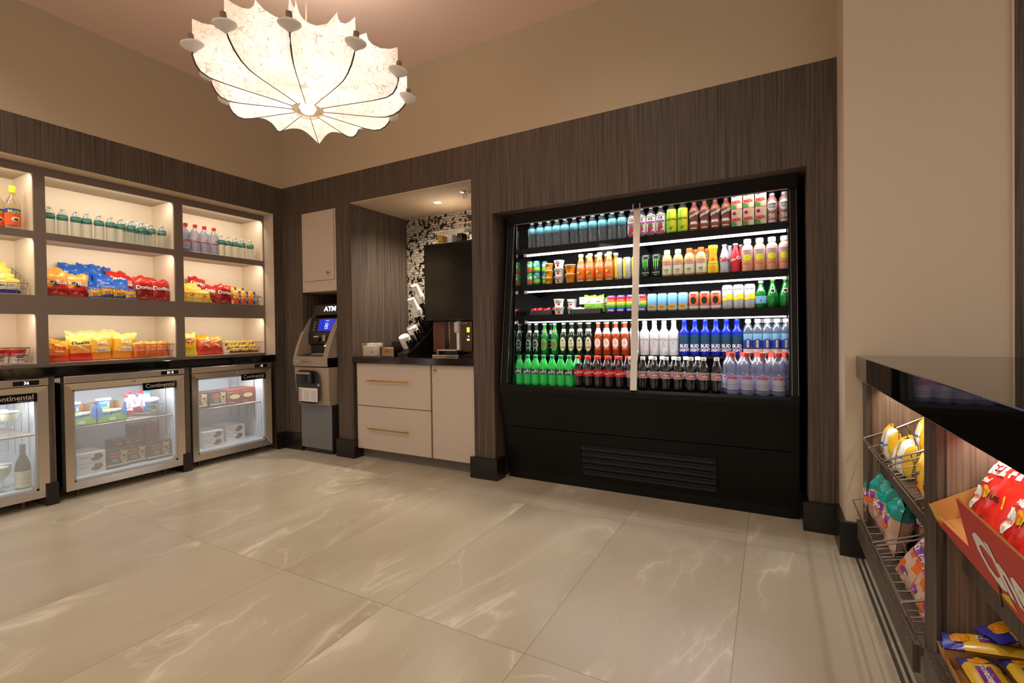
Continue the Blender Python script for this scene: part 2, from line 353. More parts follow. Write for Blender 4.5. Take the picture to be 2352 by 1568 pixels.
for z0, z1 in ((.925, .943), (1.30, 1.41), (1.815, 1.845)): MB().box((-.50, -4.6, z0), (XF, -.1, z1), 'cell').box((-.50, -4.6, z0-.002), (XF, -.1, z0-.0002), 'cell_roof').obj('shelf_board', u, SH)
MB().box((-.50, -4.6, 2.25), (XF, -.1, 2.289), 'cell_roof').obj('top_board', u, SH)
for a, b in ((-.105, -.1), (-.905, -.84), (-1.775, -1.715), (-2.66, -2.6)):
    MB().box((-.50, a, .943), (XF, b, 1.298), 'cell').box((-.50, a, 1.41), (XF, b, 1.813), 'cell').box((-.50, a, 1.845), (XF, b, 2.25), 'cell').obj('divider', u, SH)
# stone top over the fridges
ct = MB().rbox((-.5, -4.6, .864), (.022, -.112, .925), 'stone_black', .004).obj('countertop'); tag(ct, 'black polished stone ledge running above the three small fridges', 'countertop')

# ---------------------------------------------------------------- fridges
def wire_shelf(y0, y1, x0, x1, z):
    m = MB()
    for k in range(19): x = x0+(x1-x0)*k/18; m.tube([(x, y0, z), (x, y1, z)], .0028, 'wire', seg=5)
    for yy in (y0, (y0+y1)/2, y1): m.tube([(x0, yy, z-.004), (x1, yy, z-.004)], .0035, 'wire', seg=5)
    m.box((x1-.004, y0, z-.012), (x1, y1, z+.003), 'wire'); return m
def fridge(y0, y1, label, num, badge):
    W = y1-y0; f = thing('undercounter_refrigerator', label, 'refrigerator', (0, (y0+y1)/2, 0)); h = W/2
    b = MB(); T = 'white_in'
    b.box((-.66, -h, .09), (-.64, h, .80), T).box((-.64, -h, .09), (-.05, -h+.035, .80), T).box((-.64, h-.035, .09), (-.05, h, .80), T).box((-.64, -h+.035, .09), (-.05, h-.035, .125), T).box((-.64, -h+.035, .765), (-.05, h-.035, .80), T)
    for k in range(4): b.box((-.6+.13*k, h-.037, .30), (-.585+.13*k, h-.034, .70), 'steel')
    b.box((-.64, -h-.0015, .09), (-.045, -h-.0002, .80), 'void_black').box((-.64, h+.0002, .09), (-.045, h+.0015, .80), 'void_black').box((-.055, -h, .066), (-.0455, -h+.012, .80), 'void_black')  # black side skins paint in the dark of the gap beside the fridge
    b.obj('cabinet_body', f)
    tr = MB().rbox((-.045, -h-.002, .806), (.016, h+.002, .852), 'steel', .003).box((-.66, -h, .80), (-.05, h, .806), 'steel').obj('top_rail', f)
    d = MB().rbox((.014, h-.17, .812), (.020, h-.045, .843), 'black_gloss', .006).text(num, .026, h-.107, .8275, 'screen_white', lambda x, z: (.0212, x, z)).obj('temperature_display', tr)
    fd = MB(); F = .05; x0, x1 = -.045, .010; zb, zt = .062, .80
    q = [(-h, zb), (h, zb), (h, zt), (-h, zt)]; r = [(-h+F, zb+F), (h-F, zb+F), (h-F, zt-F*.9), (-h+F, zt-F*.9)]
    for i in range(4):
        j = (i+1) % 4; P = [q[i], q[j], r[j], r[i]]
        vs = [(x1-(.012 if k > 1 else 0), p[0], p[1]) for k, p in enumerate(P)]+[(x0, p[0], p[1]) for p in P]
        fd.add(vs, [(0, 1, 2, 3), (7, 6, 5, 4), (0, 4, 5, 1), (1, 5, 6, 2), (2, 6, 7, 3), (3, 7, 4, 0)], 'steel')
    dr = fd.obj('door_frame', f)
    g = MB(); a, b_, c, e = r[0][0], r[1][0], r[0][1], r[2][1]
    for (p, q_) in (((a, c), (b_, c+.012)), ((a, e-.012), (b_, e)), ((a, c), (a+.012, e)), ((b_-.012, c), (b_, e))): g.box((-.022, p[0], p[1]), (-.010, q_[0], q_[1]), 'gasket')
    g.obj('gasket', dr)
    MB().box((-.018, a, c), (-.013, b_, e), 'fridge_glass').obj('glass_pane', dr)
    bd = MB().box((.001, b_-.24, e-.052), (.004, b_-.002, e+.002), 'black_gloss'); bd.text('Continental', .043, b_-.121, e-.021, 'silver_ink', lambda x, z: (.0048, x, z), .012).text('REFRIGERATOR', .011, b_-.06, e-.044, 'silver_ink', lambda x, z: (.0048, x, z), 0)
    bd.obj('name_badge', dr, label='black badge with silver lettering')
    MB().lathe([(.009, 0), (.009, .004), (.005, .006), (.0001, .006)], 'chrome', 14, M=Matrix.Translation((.010, .03, .780)) @ Matrix.Rotation(math.pi/2, 4, 'Y')).obj('lock', dr)
    MB().box((-.008, b_-.035, c+.018), (-.006, b_-.012, c+.04), 'silver_ink').obj('sticker', dr)
    wire_shelf(-h+.04, h-.04, -.60, -.10, .474).obj('wire_shelf', f)
    for s_ in (-1, 1):
        MB().lathe([(.018, .0), (.018, .02), (.012, .024), (.012, .09)], 'brass_dull', 12, (-.10, s_*(h-.10), 0)).obj('foot', f)
    MB().box((-.40, h-.0385, .60), (-.28, h-.0372, .735), 'paper').obj('notice', f)
    return f
mat('screen_white', 'ffffff', emit=1.6, ecol='dfe9ff'); mat('silver_ink', 'c9c3bb', .3, .4); mat('gasket', 'a7abad', .5); mat('brass_dull', '7a5536', .5, .6)
clear('fridge_glass', 'f2f4f6', .22, .05, .12, .35); clear('thin_glass', 'ffffff', .0, .03, .06, .12)
fridge(-1.69, -.932, 'glass-door mini fridge in the middle holding ice cream tubs and frozen dinners', '31 0', 1)
fridge(-.872, -.155, 'glass-door mini fridge nearest the room corner with frozen dinners', '- 0', 1)
fridge(-2.53, -1.772, 'glass-door mini fridge at far left holding dessert goblets and white wine', '36', 1)
# dark board behind the toe space
# ---------------------------------------------------------------- ATM
mat('atm_shell', 'a3917f', .38); mat('atm_dark', '2b2826', .4); mat('atm_grey', '7d7b78', .35, .35); mat('atm_screen', '1b2fd0', .2, emit=.55, ecol='1c30c8'); mat('atm_glyph', 'ffffff', emit=1.2, ecol='7fc6ff'); mat('led_white', 'ffffff', emit=1.5, ecol='e8f0ff')
A = thing('atm_machine', 'free-standing grey cash machine standing in the narrow niche under the cupboard', 'cash machine', (.50, 0, 0))
xl, xr = -.215, .205
MB().box((xl+.02, -.02, .012), (xr-.02, .36, .045), 'atm_dark').rbox((xl, -.04, .045), (xr-.004, .40, .462), 'atm_grey', .006).box((xr-.004, -.035, .045), (xr, .40, .462), 'atm_dark').obj('pedestal', A)
# lower shell with bowed front
def bow(x0, x1, y, k, z0, z1, m, n=10, back=.4, taper=0):
    pts = [(x0+(x1-x0)*i/n, y-k*(1-(2*i/n-1)**2)) for i in range(n+1)]+[(x1, back), (x0, back)]
    return pts
mid = MB()
def loft(mb, secs, m, cap=True):
    n = len(secs[0][0]); vs = []; fs = []
    for pts, z in secs: vs += [(p[0], p[1], z) for p in pts]
    for i in range(len(secs)-1):
        for k in range(n): k2 = (k+1) % n; fs.append((i*n+k, i*n+k2, (i+1)*n+k2, (i+1)*n+k))
    if cap: fs.append(tuple(range(n-1, -1, -1))); fs.append(tuple((len(secs)-1)*n+k for k in range(n)))
    return mb.add(vs, fs, m, True)
loft(mid, [(bow(xl-.0, xr, -.055, .01, 0, 0, 0), .462), (bow(xl-.012, xr+.010, -.075, .018, 0, 0, 0), .52), (bow(xl-.022, xr+.022, -.085, .022, 0, 0, 0), .74), (bow(xl-.022, xr+.022, -.085, .022, 0, 0, 0), .812)], 'atm_shell')
mid.obj('lower_housing', A)
pn = MB()
def bsurf(x, z):
    tt = (x-0)/(xr-xl)*2*.95; return (x, -.111-.018*(1-tt*tt)+(.02 if z < .5 else 0)*(.5-z)/.04, z)
rp = []
for k in range(28):
    a = 2*math.pi*k/28; cx, cz = math.cos(a), math.sin(a); rp.append((-.012+.162*math.copysign(abs(cx)**.45, cx), .632+.156*math.copysign(abs(cz)**.35, cz)))
pn.poly(rp, 'atm_dark', bsurf)
for i in range(27): pass
pn.rect(-.135, .50, .125, .625, 'paper', lambda x, z: (bsurf(x, z)[0], bsurf(x, z)[1]-.003, z), 8)
S2 = lambda x, z: (bsurf(x, z)[0], bsurf(x, z)[1]-.0045, z)
for i in range(7): pn.rect(-.05, .513+i*.0135, .025, .516+i*.0135, 'ink_grey', S2, 3); pn.rect(.04, .513+i*.0135, .112, .516+i*.0135, 'ink_grey', S2, 3)
for i, c in enumerate(('red', 'ink_blue', 'red', 'ink_blue', 'red')): pn.rect(-.128, .51+i*.022, -.108, .524+i*.022, c, S2, 2); pn.rect(-.098, .51+i*.022, -.078, .52+i*.022, 'ink_grey', S2, 2)
mat('ink_grey', '7c7672', .6); mat('ink_blue', '2c4fa8', .5)
pn.obj('service_panel', A)
dsp = MB().rbox((-.125, -.165, .665), (.085, -.10, .775), 'black_plastic', .012).box((-.115, -.172, .755), (.075, -.12, .772), 'atm_shell').box((-.04, -.170, .68), (.03, -.163, .755), 'void_black')
dsp.obj('cash_dispenser', A)
MB().lathe([(.012, 0), (.012, .006), (.0001, .006)], 'chrome', 12, M=Matrix.Translation((.135, -.118, .655)) @ Matrix.Rotation(math.pi/2, 4, 'X')).obj('lock', A)
# upper housing: side cheeks curving back to the top
prof = [(.40, .822), (.40, 1.30), (.13, 1.30), (.075, 1.27), (.03, 1.20), (-.02, 1.11), (-.062, 1.01), (-.088, .93), (-.098, .90), (-.103, .865), (-.098, .822)]
for nme, a, b in (('side_cheek', xl-.022, xl+.014), ('side_cheek', xr-.040, xr+.022)):
    m = MB().prism(prof, a, b, 'atm_shell'); m.box((b-.0005 if a > 0 else a, .02, .83), (b+.001 if a > 0 else a+.0005, .39, 1.25), 'atm_dark'); m.obj(nme, A)
up = MB(); loft(up, [(bow(xl-.022, xr+.022, -.095, .02, 0, 0, 0), .822), (bow(xl-.022, xr+.022, -.098, .024, 0, 0, 0), .90), (bow(xl-.018, xr+.018, -.085, .024, 0, 0, 0), .912)], 'atm_shell'); up.obj('lip', A)
up_logo = MB().rect(-.19, .85, -.11, .885, 'silver_ink', lambda x, z: (x, -.108-.014*(1-(x/.22)**2), z), 4).text('Hyosung', .035, -.03, .866, 'ink_grey', lambda x, z: (x, -.112-.014*(1-(x/.22)**2), z), 0); up_logo.obj('maker_mark', A)
inn = MB(); xa, xb = xl+.014, xr-.040
inn.prism([(.40, .912), (.40, 1.30), (.16, 1.30), (.085, 1.27), (.052, 1.14), (.045, 1.13), (.045, 1.03), (.075, 1.01), (.075, .935), (-.065, .915)], xa, xb, 'atm_dark'); inn.obj('fascia', A)
Ms = lambda x, z: (x, .085-(1.27-z)*.254-.003, z)
scn = MB().rect(-.075, 1.15, xb-.006, 1.262, 'atm_screen', Ms, 1).rect(.015, 1.168, .055, 1.222, 'atm_glyph', lambda x, z: (x, Ms(x, z)[1]-.001, z), 1).rect(.02, 1.173, .05, 1.217, 'atm_screen', lambda x, z: (x, Ms(x, z)[1]-.002, z), 1)
scn.text('INSERT', .016, .04, 1.245, 'atm_glyph', lambda x, z: (x, Ms(x, z)[1]-.001, z), 0).rect(.028, 1.182, .042, 1.208, 'atm_glyph', lambda x, z: (x, Ms(x, z)[1]-.003, z), 1)
scn.obj('screen', A, label='blue lit screen')
for i in range(4): MB().rbox((-.112, .028+i*.0055, 1.155+i*.024), (-.096, .075, 1.166+i*.024), 'steel', .002).obj('side_button', A)
MB().rbox((-.13, .025, 1.045), (-.03, .055, 1.085), 'black_gloss', .004).box((-.10, .023, 1.09), (-.05, .045, 1.10), 'white').obj('receipt_slot', A)
MB().lathe([(.032, 0), (.030, .012), (.018, .02), (.0001, .02)], 'black_gloss', 18, M=Matrix.Translation((.075, .047, 1.075)) @ Matrix.Rotation(math.pi/2, 4, 'X')).rbox((.01, .03, 1.05), (.05, .05, 1.11), 'atm_shell', .006).obj('card_reader', A)
MB().box((0.0, .060, 1.0), (.10, .074, 1.010), 'led_white').obj('keypad_light', A, label='white light bar')
kp = MB().rbox((-.075, -.045, .918), (.10, .055, .930), 'atm_grey', .003)
for i in range(4):
    for j in range(4): kp.rbox((-.06+i*.04, -.035+j*.022, .93), (-.028+i*.04, -.018+j*.022, .936), 'silver_ink', .002)
kp.obj('keypad', A)
tp = MB().prism([(.40, 1.30), (.40, 1.41), (.12, 1.41), (.075, 1.395), (.06, 1.30)], xl+.06, xr+.01, 'atm_dark').text('ATM', .062, .085, 1.355, 'led_white', lambda x, z: (x, .0585+(z-1.30)*.16-.002, z), .03, sx=1.25)
tp.obj('topper_sign', A, label='lit ATM sign')

# cupboard above the cash machine
c = thing('wall_cupboard', 'beige one-door cupboard above the cash machine with a brass knob', 'cupboard', (.517, 0, 1.52))
MB().box((-.232, .004, 0), (.233, .60, .753), 'greige').obj('body', c)
d = MB().rbox((-.205, -.004, .102), (.208, .006, .75), 'greige', .002).box((-.208, .003, .099), (.211, .0045, .752), 'toe').obj('door', c)
MB().lathe([(.006, 0), (.006, .014), (.012, .018), (.012, .026), (.0001, .026)], 'brass', 16, M=Matrix.Translation((.145, -.004, .165)) @ Matrix.Rotation(math.pi/2, 4, 'X')).obj('knob', d)
MB().lathe([(.006, 0), (.006, .002), (.0001, .002)], 'steel', 12, M=Matrix.Translation((.165, -.004, .25)) @ Matrix.Rotation(math.pi/2, 4, 'X')).obj('lock', d)

# coffee cabinets
def drawer_unit():
    c = thing('drawer_cabinet', 'pale grey two-drawer cabinet under the left of the coffee counter', 'cabinet', (1.385, .02, 0))
    MB().box((-.44, .02, .09), (.425, .70, .852), 'toe').box((-.44, .065, 0), (.425, .70, .09), 'toe').obj('body', c)
    for z0, z1 in ((.478, .852), (.09, .472)):
        d = MB().rbox((-.415, 0, z0), (.412, .02, z1), 'greige', .002).obj('drawer_front', c)
        zz = z0+(.225 if z0 > .3 else .19)
        MB().tube([(-.265, -.032, zz), (.20, -.032, zz)], .006, 'brass', seg=8).tube([(-.22, 0, zz), (-.22, -.032, zz)], .005, 'brass').tube([(.155, 0, zz), (.155, -.032, zz)], .005, 'brass').obj('bar_handle', d, label='long brass bar handle')
    c = thing('base_cabinet', 'pale grey one-door cabinet right of the two coffee counter drawers', 'cabinet', (2.02, .02, 0))
    MB().box((-.208, .02, .09), (.21, .70, .852), 'toe').box((-.208, .065, 0), (.21, .70, .09), 'toe').obj('body', c)
    d = MB().rbox((-.205, 0, .09), (.214, .02, .852), 'greige', .002).obj('door', c)
    MB().lathe([(.006, 0), (.006, .012), (.011, .016), (.011, .024), (.0001, .024)], 'brass', 14, M=Matrix.Translation((-.165, 0, .815)) @ Matrix.Rotation(math.pi/2, 4, 'X')).obj('knob', d)
    MB().lathe([(.006, 0), (.006, .002), (.0001, .002)], 'steel', 12, M=Matrix.Translation((-.15, 0, .735)) @ Matrix.Rotation(math.pi/2, 4, 'X')).obj('lock', d)
drawer_unit()
tag(MB().rbox((.947, -.012, .855), (2.233, .745, .912), 'stone_brown', .003).obj('countertop'), 'dark brown stone counter carrying the coffee machine and cups', 'countertop')

# ---------------------------------------------------------------- open refrigerated case
K = thing('refrigerated_display_case', 'wide black glass-fronted drinks cooler built into the wood wall', 'drinks cooler', (3.435, .1, 0))
KO = (-3.435, -.1, 0)
def kob(mb, n, **k): return mb.obj(n, K, KO, **k)
X0, X1 = 2.48, 4.392
b = MB().box((X0+.02, .60, .08), (X1-.02, .90, 1.99), 'void_black').box((X0+.02, .10, .60), (X1-.02, .60, .70), 'void_black'); kob(b, 'inner_shell')
# lower body
kob(MB().prism([(.128, .0), (.128, .06), (.060, .405), (.60, .405), (.60, 0)], X0+.03, X1-.03, 'case_black'), 'lower_panel')
kob(MB().prism([(.052, .412), (.004, .675), (.60, .675), (.60, .412)], X0+.03, X1-.03, 'case_black'), 'upper_panel')
gr = MB()
gy = lambda z: .128-(z-.06)*.197
for i in range(5):
    z = .10+i*.046; gr.prism([(gy(z)-.004, z), (gy(z)-.003, z+.024), (gy(z)+.0, z+.024), (gy(z+.03)+.012, z+.03), (gy(z)+.012, z)], 3.07, 3.945, 'void_black')
    gr.prism([(gy(z)-.013, z+.024), (gy(z)-.0115, z+.034), (gy(z)+.01, z+.040), (gy(z)+.01, z+.030)], 3.07, 3.945, 'case_black')
gr.prism([(gy(.09)-.008, .09), (gy(.33)-.008, .335), (gy(.33)+.01, .335), (gy(.09)+.01, .09)], 3.057, 3.070, 'case_black').prism([(gy(.09)-.008, .09), (gy(.33)-.008, .335), (gy(.33)+.01, .335), (gy(.09)+.01, .09)], 3.945, 3.958, 'case_black')
kob(gr, 'vent_grille')
kob(MB().prism([(-.012, .678), (-.014, .712), (.0, .728), (.12, .716), (.60, .716), (.60, .690), (.02, .678)], X0-.012, X1-.005, 'case_black'), 'deck_rim')
for a, b_ in ((X0-.012, X0+.055), (X1-.050, X1-.003)):
    m = MB().prism([(.135, 0), (.065, .40), (.0, .69), (.0, .74), (.15, 1.95), (.15, 2.0), (.62, 2.0), (.62, 0)], a, b_, 'case_black')
    m.tube([(a+.012, -.004, .74), (a+.012, .145, 1.94)], .004, 'steel_dark', seg=5).tube([(b_-.004, -.004, .74), (b_-.004, .145, 1.94)], .003, 'steel_dark', seg=5)
    kob(m, 'side_frame')
kob(MB().prism([(.135, 1.93), (.10, 2.002), (.62, 2.002), (.62, 1.985), (.19, 1.985), (.16, 1.93)], X0+.0, X1-.003, 'case_black').box((X0+.06, .132, 1.926), (X1-.05, .145, 1.932), 'steel_dark'), 'header')
kob(MB().prism([(.06, .72), (.16, 1.93), (.60, 1.93), (.60, .72)], 2.545, 2.5475, 'mirror'), 'mirror_panel', label='mirrored inner end wall')
for z in (1.755, 1.472, 1.240): 
    s = kob(MB().box((2.55, .215, z-.042), (4.34, .222, z+.002), 'case_black').box((2.55, .222, z-.008), (4.34, .60, z), 'case_black'), 'shelf')
    MB().box((2.60, .212, z-.062+(.004 if z < 1.6 else 0)), (4.335, .222, z-.046-(.003 if z < 1.3 else 0)), 'tube_light').box((2.575, .210, z-.064), (2.60, .224, z-.040), 'steel').obj('light_strip', s)
    for xb_ in (2.57, 3.46, 4.33): MB().prism([(.222, z-.008), (.60, z-.008), (.60, z-.07), (.222, z-.02)], xb_-.002, xb_+.002, 'case_black').obj('bracket', s)
s = kob(MB().box((2.55, .222, .925), (4.34, .60, .943), 'case_black'), 'shelf')
mu = MB(); mu.prism([(-.016, .728), (-.002, .722), (.150, 1.935), (.136, 1.945)], 3.447, 3.490, 'steel'); mu.box((3.443, .118, 1.925), (3.449, .142, 1.96), 'chrome').box((3.488, .118, 1.925), (3.494, .142, 1.96), 'chrome'); kob(mu, 'mullion', label='brushed steel mullion')
for a, b_ in ((2.54, 3.447), (3.490, 4.34)):
    kob(MB().prism([(-.004, .73), (-.001, .73), (.1465, 1.93), (.1435, 1.93)], a, b_, 'thin_glass'), 'glass_pane')
# ================================================================ pendant lamp
def fabric():
    m = bpy.data.materials.new('cocoon_fabric'); m.use_nodes = True; nt = m.node_tree; N = nt.nodes; L = nt.links; b = N['Principled BSDF']
    t = N.new('ShaderNodeTexCoord'); acc = None
    for s, w_, k in ((10, .009, .6), (21, .010, .5), (40, .013, .4)):
        n = N.new('ShaderNodeTexNoise'); n.inputs['Scale'].default_value = s; n.inputs['Detail'].default_value = 1.5; n.inputs['Distortion'].default_value = 1.6; L.new(t.outputs['Object'], n.inputs['Vector'])
        a = N.new('ShaderNodeMath'); a.operation = 'SUBTRACT'; L.new(n.outputs['Fac'], a.inputs[0]); a.inputs[1].default_value = .5
        c = N.new('ShaderNodeMath'); c.operation = 'ABSOLUTE'; L.new(a.outputs[0], c.inputs[0])
        d = N.new('ShaderNodeMath'); d.operation = 'LESS_THAN'; L.new(c.outputs[0], d.inputs[0]); d.inputs[1].default_value = w_
        e = N.new('ShaderNodeMath'); e.operation = 'MULTIPLY'; L.new(d.outputs[0], e.inputs[0]); e.inputs[1].default_value = k
        if acc is None: acc = e.outputs[0]
        else:
            g = N.new('ShaderNodeMath'); g.operation = 'MAXIMUM'; L.new(acc, g.inputs[0]); L.new(e.outputs[0], g.inputs[1]); acc = g.outputs[0]
    big = N.new('ShaderNodeTexNoise'); big.inputs['Scale'].default_value = 3.2; big.inputs['Detail'].default_value = 3; L.new(t.outputs['Object'], big.inputs['Vector'])
    r = N.new('ShaderNodeValToRGB'); r.color_ramp.elements[0].position = .35; r.color_ramp.elements[1].position = .6
    r.color_ramp.elements[0].color = (*lin('e6dac8'), 1); r.color_ramp.elements[1].color = (*lin('fdfaf5'), 1); L.new(big.outputs['Fac'], r.inputs[0])
    mx = N.new('ShaderNodeMixRGB'); L.new(acc, mx.inputs[0]); L.new(r.outputs[0], mx.inputs[1]); mx.inputs[2].default_value = (*lin('b08f6c'), 1)
    L.new(mx.outputs[0], b.inputs['Base Color']);  
    em = N.new('ShaderNodeEmission'); em.inputs[1].default_value = .43; tl = N.new('ShaderNodeBsdfTranslucent'); ad = N.new('ShaderNodeAddShader')
    L.new(mx.outputs[0], em.inputs[0]); L.new(mx.outputs[0], tl.inputs[0]); L.new(em.outputs[0], ad.inputs[0]); L.new(tl.outputs[0], ad.inputs[1]); L.new(ad.outputs[0], N['Material Output'].inputs[0])
    MATS['fabric'] = m
fabric(); mat('knob_fabric_dimmed', 'b8a797', .7, emit=.16, ecol='e4cdb6'); mat('rib', '43301f', .5); mat('knob_stem_shadow', '7c6454', .6)
clear('glass_bowl', 'fff4e4', .03, .05, .3, .5); mat('bulb', 'ffffff', emit=2, ecol='fff6ea')
LC = (2.05, -1.32, 0)
PL = thing('pendant_lamp', 'large glowing white cocoon pendant lamp with twelve dark ribs', 'pendant lamp', (LC[0], LC[1], 3.285))
RIB = [(.085, 2.348, 2), (.17, 2.350, 2), (.28, 2.350, 2), (.38, 2.351, 2), (.44, 2.356, 2), (.485, 2.372, 2), (.52, 2.40, 2), (.545, 2.435, 2.4), (.558, 2.475, 3), (.562, 2.51, 3), (.560, 2.545, 4), (.560, 2.575, 6), (.560, 2.602, 12), (.515, 2.600, 6), (.46, 2.612, 3), (.41, 2.64, 3), (.385, 2.67, 6), (.375, 2.705, 12), (.34, 2.690, 5), (.26, 2.70, 2), (.15, 2.74, 2), (.02, 2.765, 2)]
VAL = [(.085, 2.350), (.165, 2.354), (.265, 2.360), (.345, 2.372), (.39, 2.388), (.412, 2.410), (.425, 2.435), (.432, 2.46), (.434, 2.485), (.432, 2.51), (.425, 2.535), (.415, 2.56), (.40, 2.58), (.375, 2.60), (.345, 2.62), (.31, 2.64), (.285, 2.655), (.26, 2.668), (.23, 2.685), (.19, 2.70), (.11, 2.74), (.02, 2.765)]
BF = [q/.44 for q in (.416, .469, .426, .497, .413, .40, .39, .53, .409, .428, .389, .485)]; LS = .965; KF = [LS*q for q in (1, 1, 1, 1, .98, .95, .93, .98, .94, .98, .86, .98)]
A0 = math.radians(-76); NS = 16; n = 12*NS; vs = []; fs = []
def ribf(i, j):
    w_ = (0, .2, .6, 1, 1, .8, .5, .25, 0)[i] if i < 9 else 0
    return KF[j]*(1-w_)+w_*LS*(1+(BF[j]-1)*.85)
for i_, ((rr0, rz, p), (vr, vz)) in enumerate(zip(RIB, VAL)):
    for k in range(n):
        j_ = round(k/NS) % 12; rr = rr0*ribf(i_, j_)
        d = abs(((k % NS)/NS)*2-1); d = 1-d; b_ = 1-(1-d)**p; a = A0+2*math.pi*k/n
        r_, z_ = rr+(vr*LS-rr)*b_, rz+(vz-rz)*b_; vs.append((r_*math.cos(a), r_*math.sin(a), z_-3.3))
for i in range(len(RIB)-1):
    for k in range(n): k2 = (k+1) % n; fs.append((i*n+k, i*n+k2, (i+1)*n+k2, (i+1)*n+k))
MB().add(vs, fs, 'fabric', True).obj('lamp_shade', PL, label='white webbed fabric shade')
for j in range(12):
    a = A0+j*math.pi/6; ca, sa = math.cos(a), math.sin(a)
    pts = [((r_*ribf(i, j)+.0015)*ca, (r_*ribf(i, j)+.0015)*sa, z_-3.3-.0015) for i, (r_, z_, p) in enumerate(RIB[:9])]
    MB().tube(pts, [.0018, .0018, .0018, .002, .0026, .0034, .004, .004, .004], 'rib', seg=6).obj('rib', PL)
    k_ = MB().lathe([(.0001, -.042), (.006, -.036), (.020, -.025), (.040, -.013), (.049, -.003), (.048, .004), (.034, .012), (.018, .018)], 'knob_fabric_dimmed', 24)  # same fabric painted dimmer where the disc blocks the inner light
    k_.lathe([(.014, .010), (.013, .046), (.0001, .047)], 'knob_stem_shadow', 16)  # dark stem colour paints in the shadow seen inside the fabric
    o = k_.obj('rib_knob', PL, (.560*KF[j]*ca, .560*KF[j]*sa, 2.482-3.3)); o.rotation_euler = (0, math.radians(10), a)
MB().lathe([(.085, 2.351-3.3), (.078, 2.338-3.3), (.06, 2.322-3.3), (.03, 2.312-3.3), (.0001, 2.309-3.3)], 'glass_bowl', 28).obj('glass_bowl', PL, label='clear glass cap at the bottom centre')
MB().lathe([(.0001, 2.326-3.3), (.03, 2.335-3.3), (.045, 2.36-3.3), (.03, 2.385-3.3), (.0001, 2.39-3.3)], 'bulb', 20).obj('bulb', PL)
MB().tube([(0, 0, -.53), (0, 0, 0)], .005, 'steel').lathe([(.06, 0), (.06, -.02), (.02, -.03), (.0001, -.03)], 'white', 20).obj('hanging_rod', PL)
l = bpy.data.lights.new('lamp_glow', 'POINT'); l.energy = .8; l.shadow_soft_size = .12; l.color = (1, .94, .86); lo = bpy.data.objects.new('lamp_glow', l); COL.objects.link(lo); lo.location = (LC[0], LC[1], 2.52)

spot('added_ceiling_fill', (LC[0], LC[1], 2.80), (0, 0, 1), 26, 172, 1, .12)  # added spot above the shade to brighten the ceiling
# ================================================================ right bar counter
B = thing('display_bar', 'low wood snack bar with open lit bays along the right wall', 'counter unit', (4.64, -.27, 0)); BO = (-4.64, .27, 0)
def bob(mb, n, **k): return mb.obj(n, B, BO, **k)
for a, b_ in ((-.355, -.257), (-1.42, -1.305), (-2.60, -2.49)): bob(MB().box((4.64, a, 0 if a < -1 else .16), (4.662, b_, .871), 'wood'), 'stile')
for a in (-.357, -1.322, -1.42, -2.51): bob(MB().box((4.662, a, .02), (5.30, a+.016, .871), 'wood_light'), 'side_panel')
bob(MB().box((5.30, -4, .0), (5.32, -.27, .871), 'wood'), 'back_panel')
def tilt_shelf(y0, y1, xf, z0, z1, ang):
    L_ = .50; c, s_ = math.cos(ang), math.sin(ang)
    m = MB().box((xf, y0, z0), (xf+.018, y1, z1), 'wood')
    m.prism([(xf+.018, z1-.03), (xf+.018, z1-.006), (xf+L_*c, z1-.006+L_*s_), (xf+L_*c, z1-.03+L_*s_)], y0, y1, 'wood', 'y'); return m
bob(tilt_shelf(-1.305, -.262, 4.612, .10, .182, .22), 'shelf'); bob(tilt_shelf(-1.305, -.36, 4.69, .455, .52, .30), 'shelf')
bob(tilt_shelf(-2.49, -1.425, 4.612, .16, .24, .22), 'shelf'); bob(tilt_shelf(-2.49, -1.425, 4.69, .475, .545, .32), 'shelf')
tag(MB().rbox((4.612, -4.2, .872), (5.9, -.2685, .98), 'stone_black', .003).obj('countertop'), 'thick glossy black stone top of the snack bar on the right', 'countertop')

# ================================================================ baskets
def basket(label, w_, d, hf, hb, loc, rot, nx=6, group=None, curved=False, r=.0017):
    t_ = thing('wire_basket', label, 'basket', loc, 0, group); t_.rotation_euler = rot
    h = w_/2; ins = .012
    rim = [(-h, 0, hf), (-h+.015, -.006, hf), (h-.015, -.006, hf), (h, 0, hf), (h, d*.35, hf+(hb-hf)*(.25 if curved else .4)), (h, d, hb), (-h, d, hb), (-h, d*.35, hf+(hb-hf)*(.25 if curved else .4))]
    MB().tube(rim, r*1.6, 'wire', True).tube([(x*.95, y*.94+.004, z*.5) for x, y, z in rim], r, 'wire', True).obj('rim', t_)
    m = MB()
    for i in range(nx+1):
        x = -h+w_*i/nx; xx = x*.93
        m.tube([(x, -.004, hf), (xx, ins, .003), (xx, d-ins, .003), (x, d, hb)], r, 'wire', seg=5)
    for j in (1, 2, 3): y = d*j/4; zz = hf+(hb-hf)*j/4; m.tube([(-h, y, zz), (-h*.93, y, .003), (h*.93, y, .003), (h, y, zz)], r, 'wire', seg=5)
    m.tube([(-h*.93, ins, .003), (h*.93, ins, .003), (h*.93, d-ins, .003), (-h*.93, d-ins, .003)], r*1.4, 'wire', True)
    m.obj('wire_grid', t_); return t_

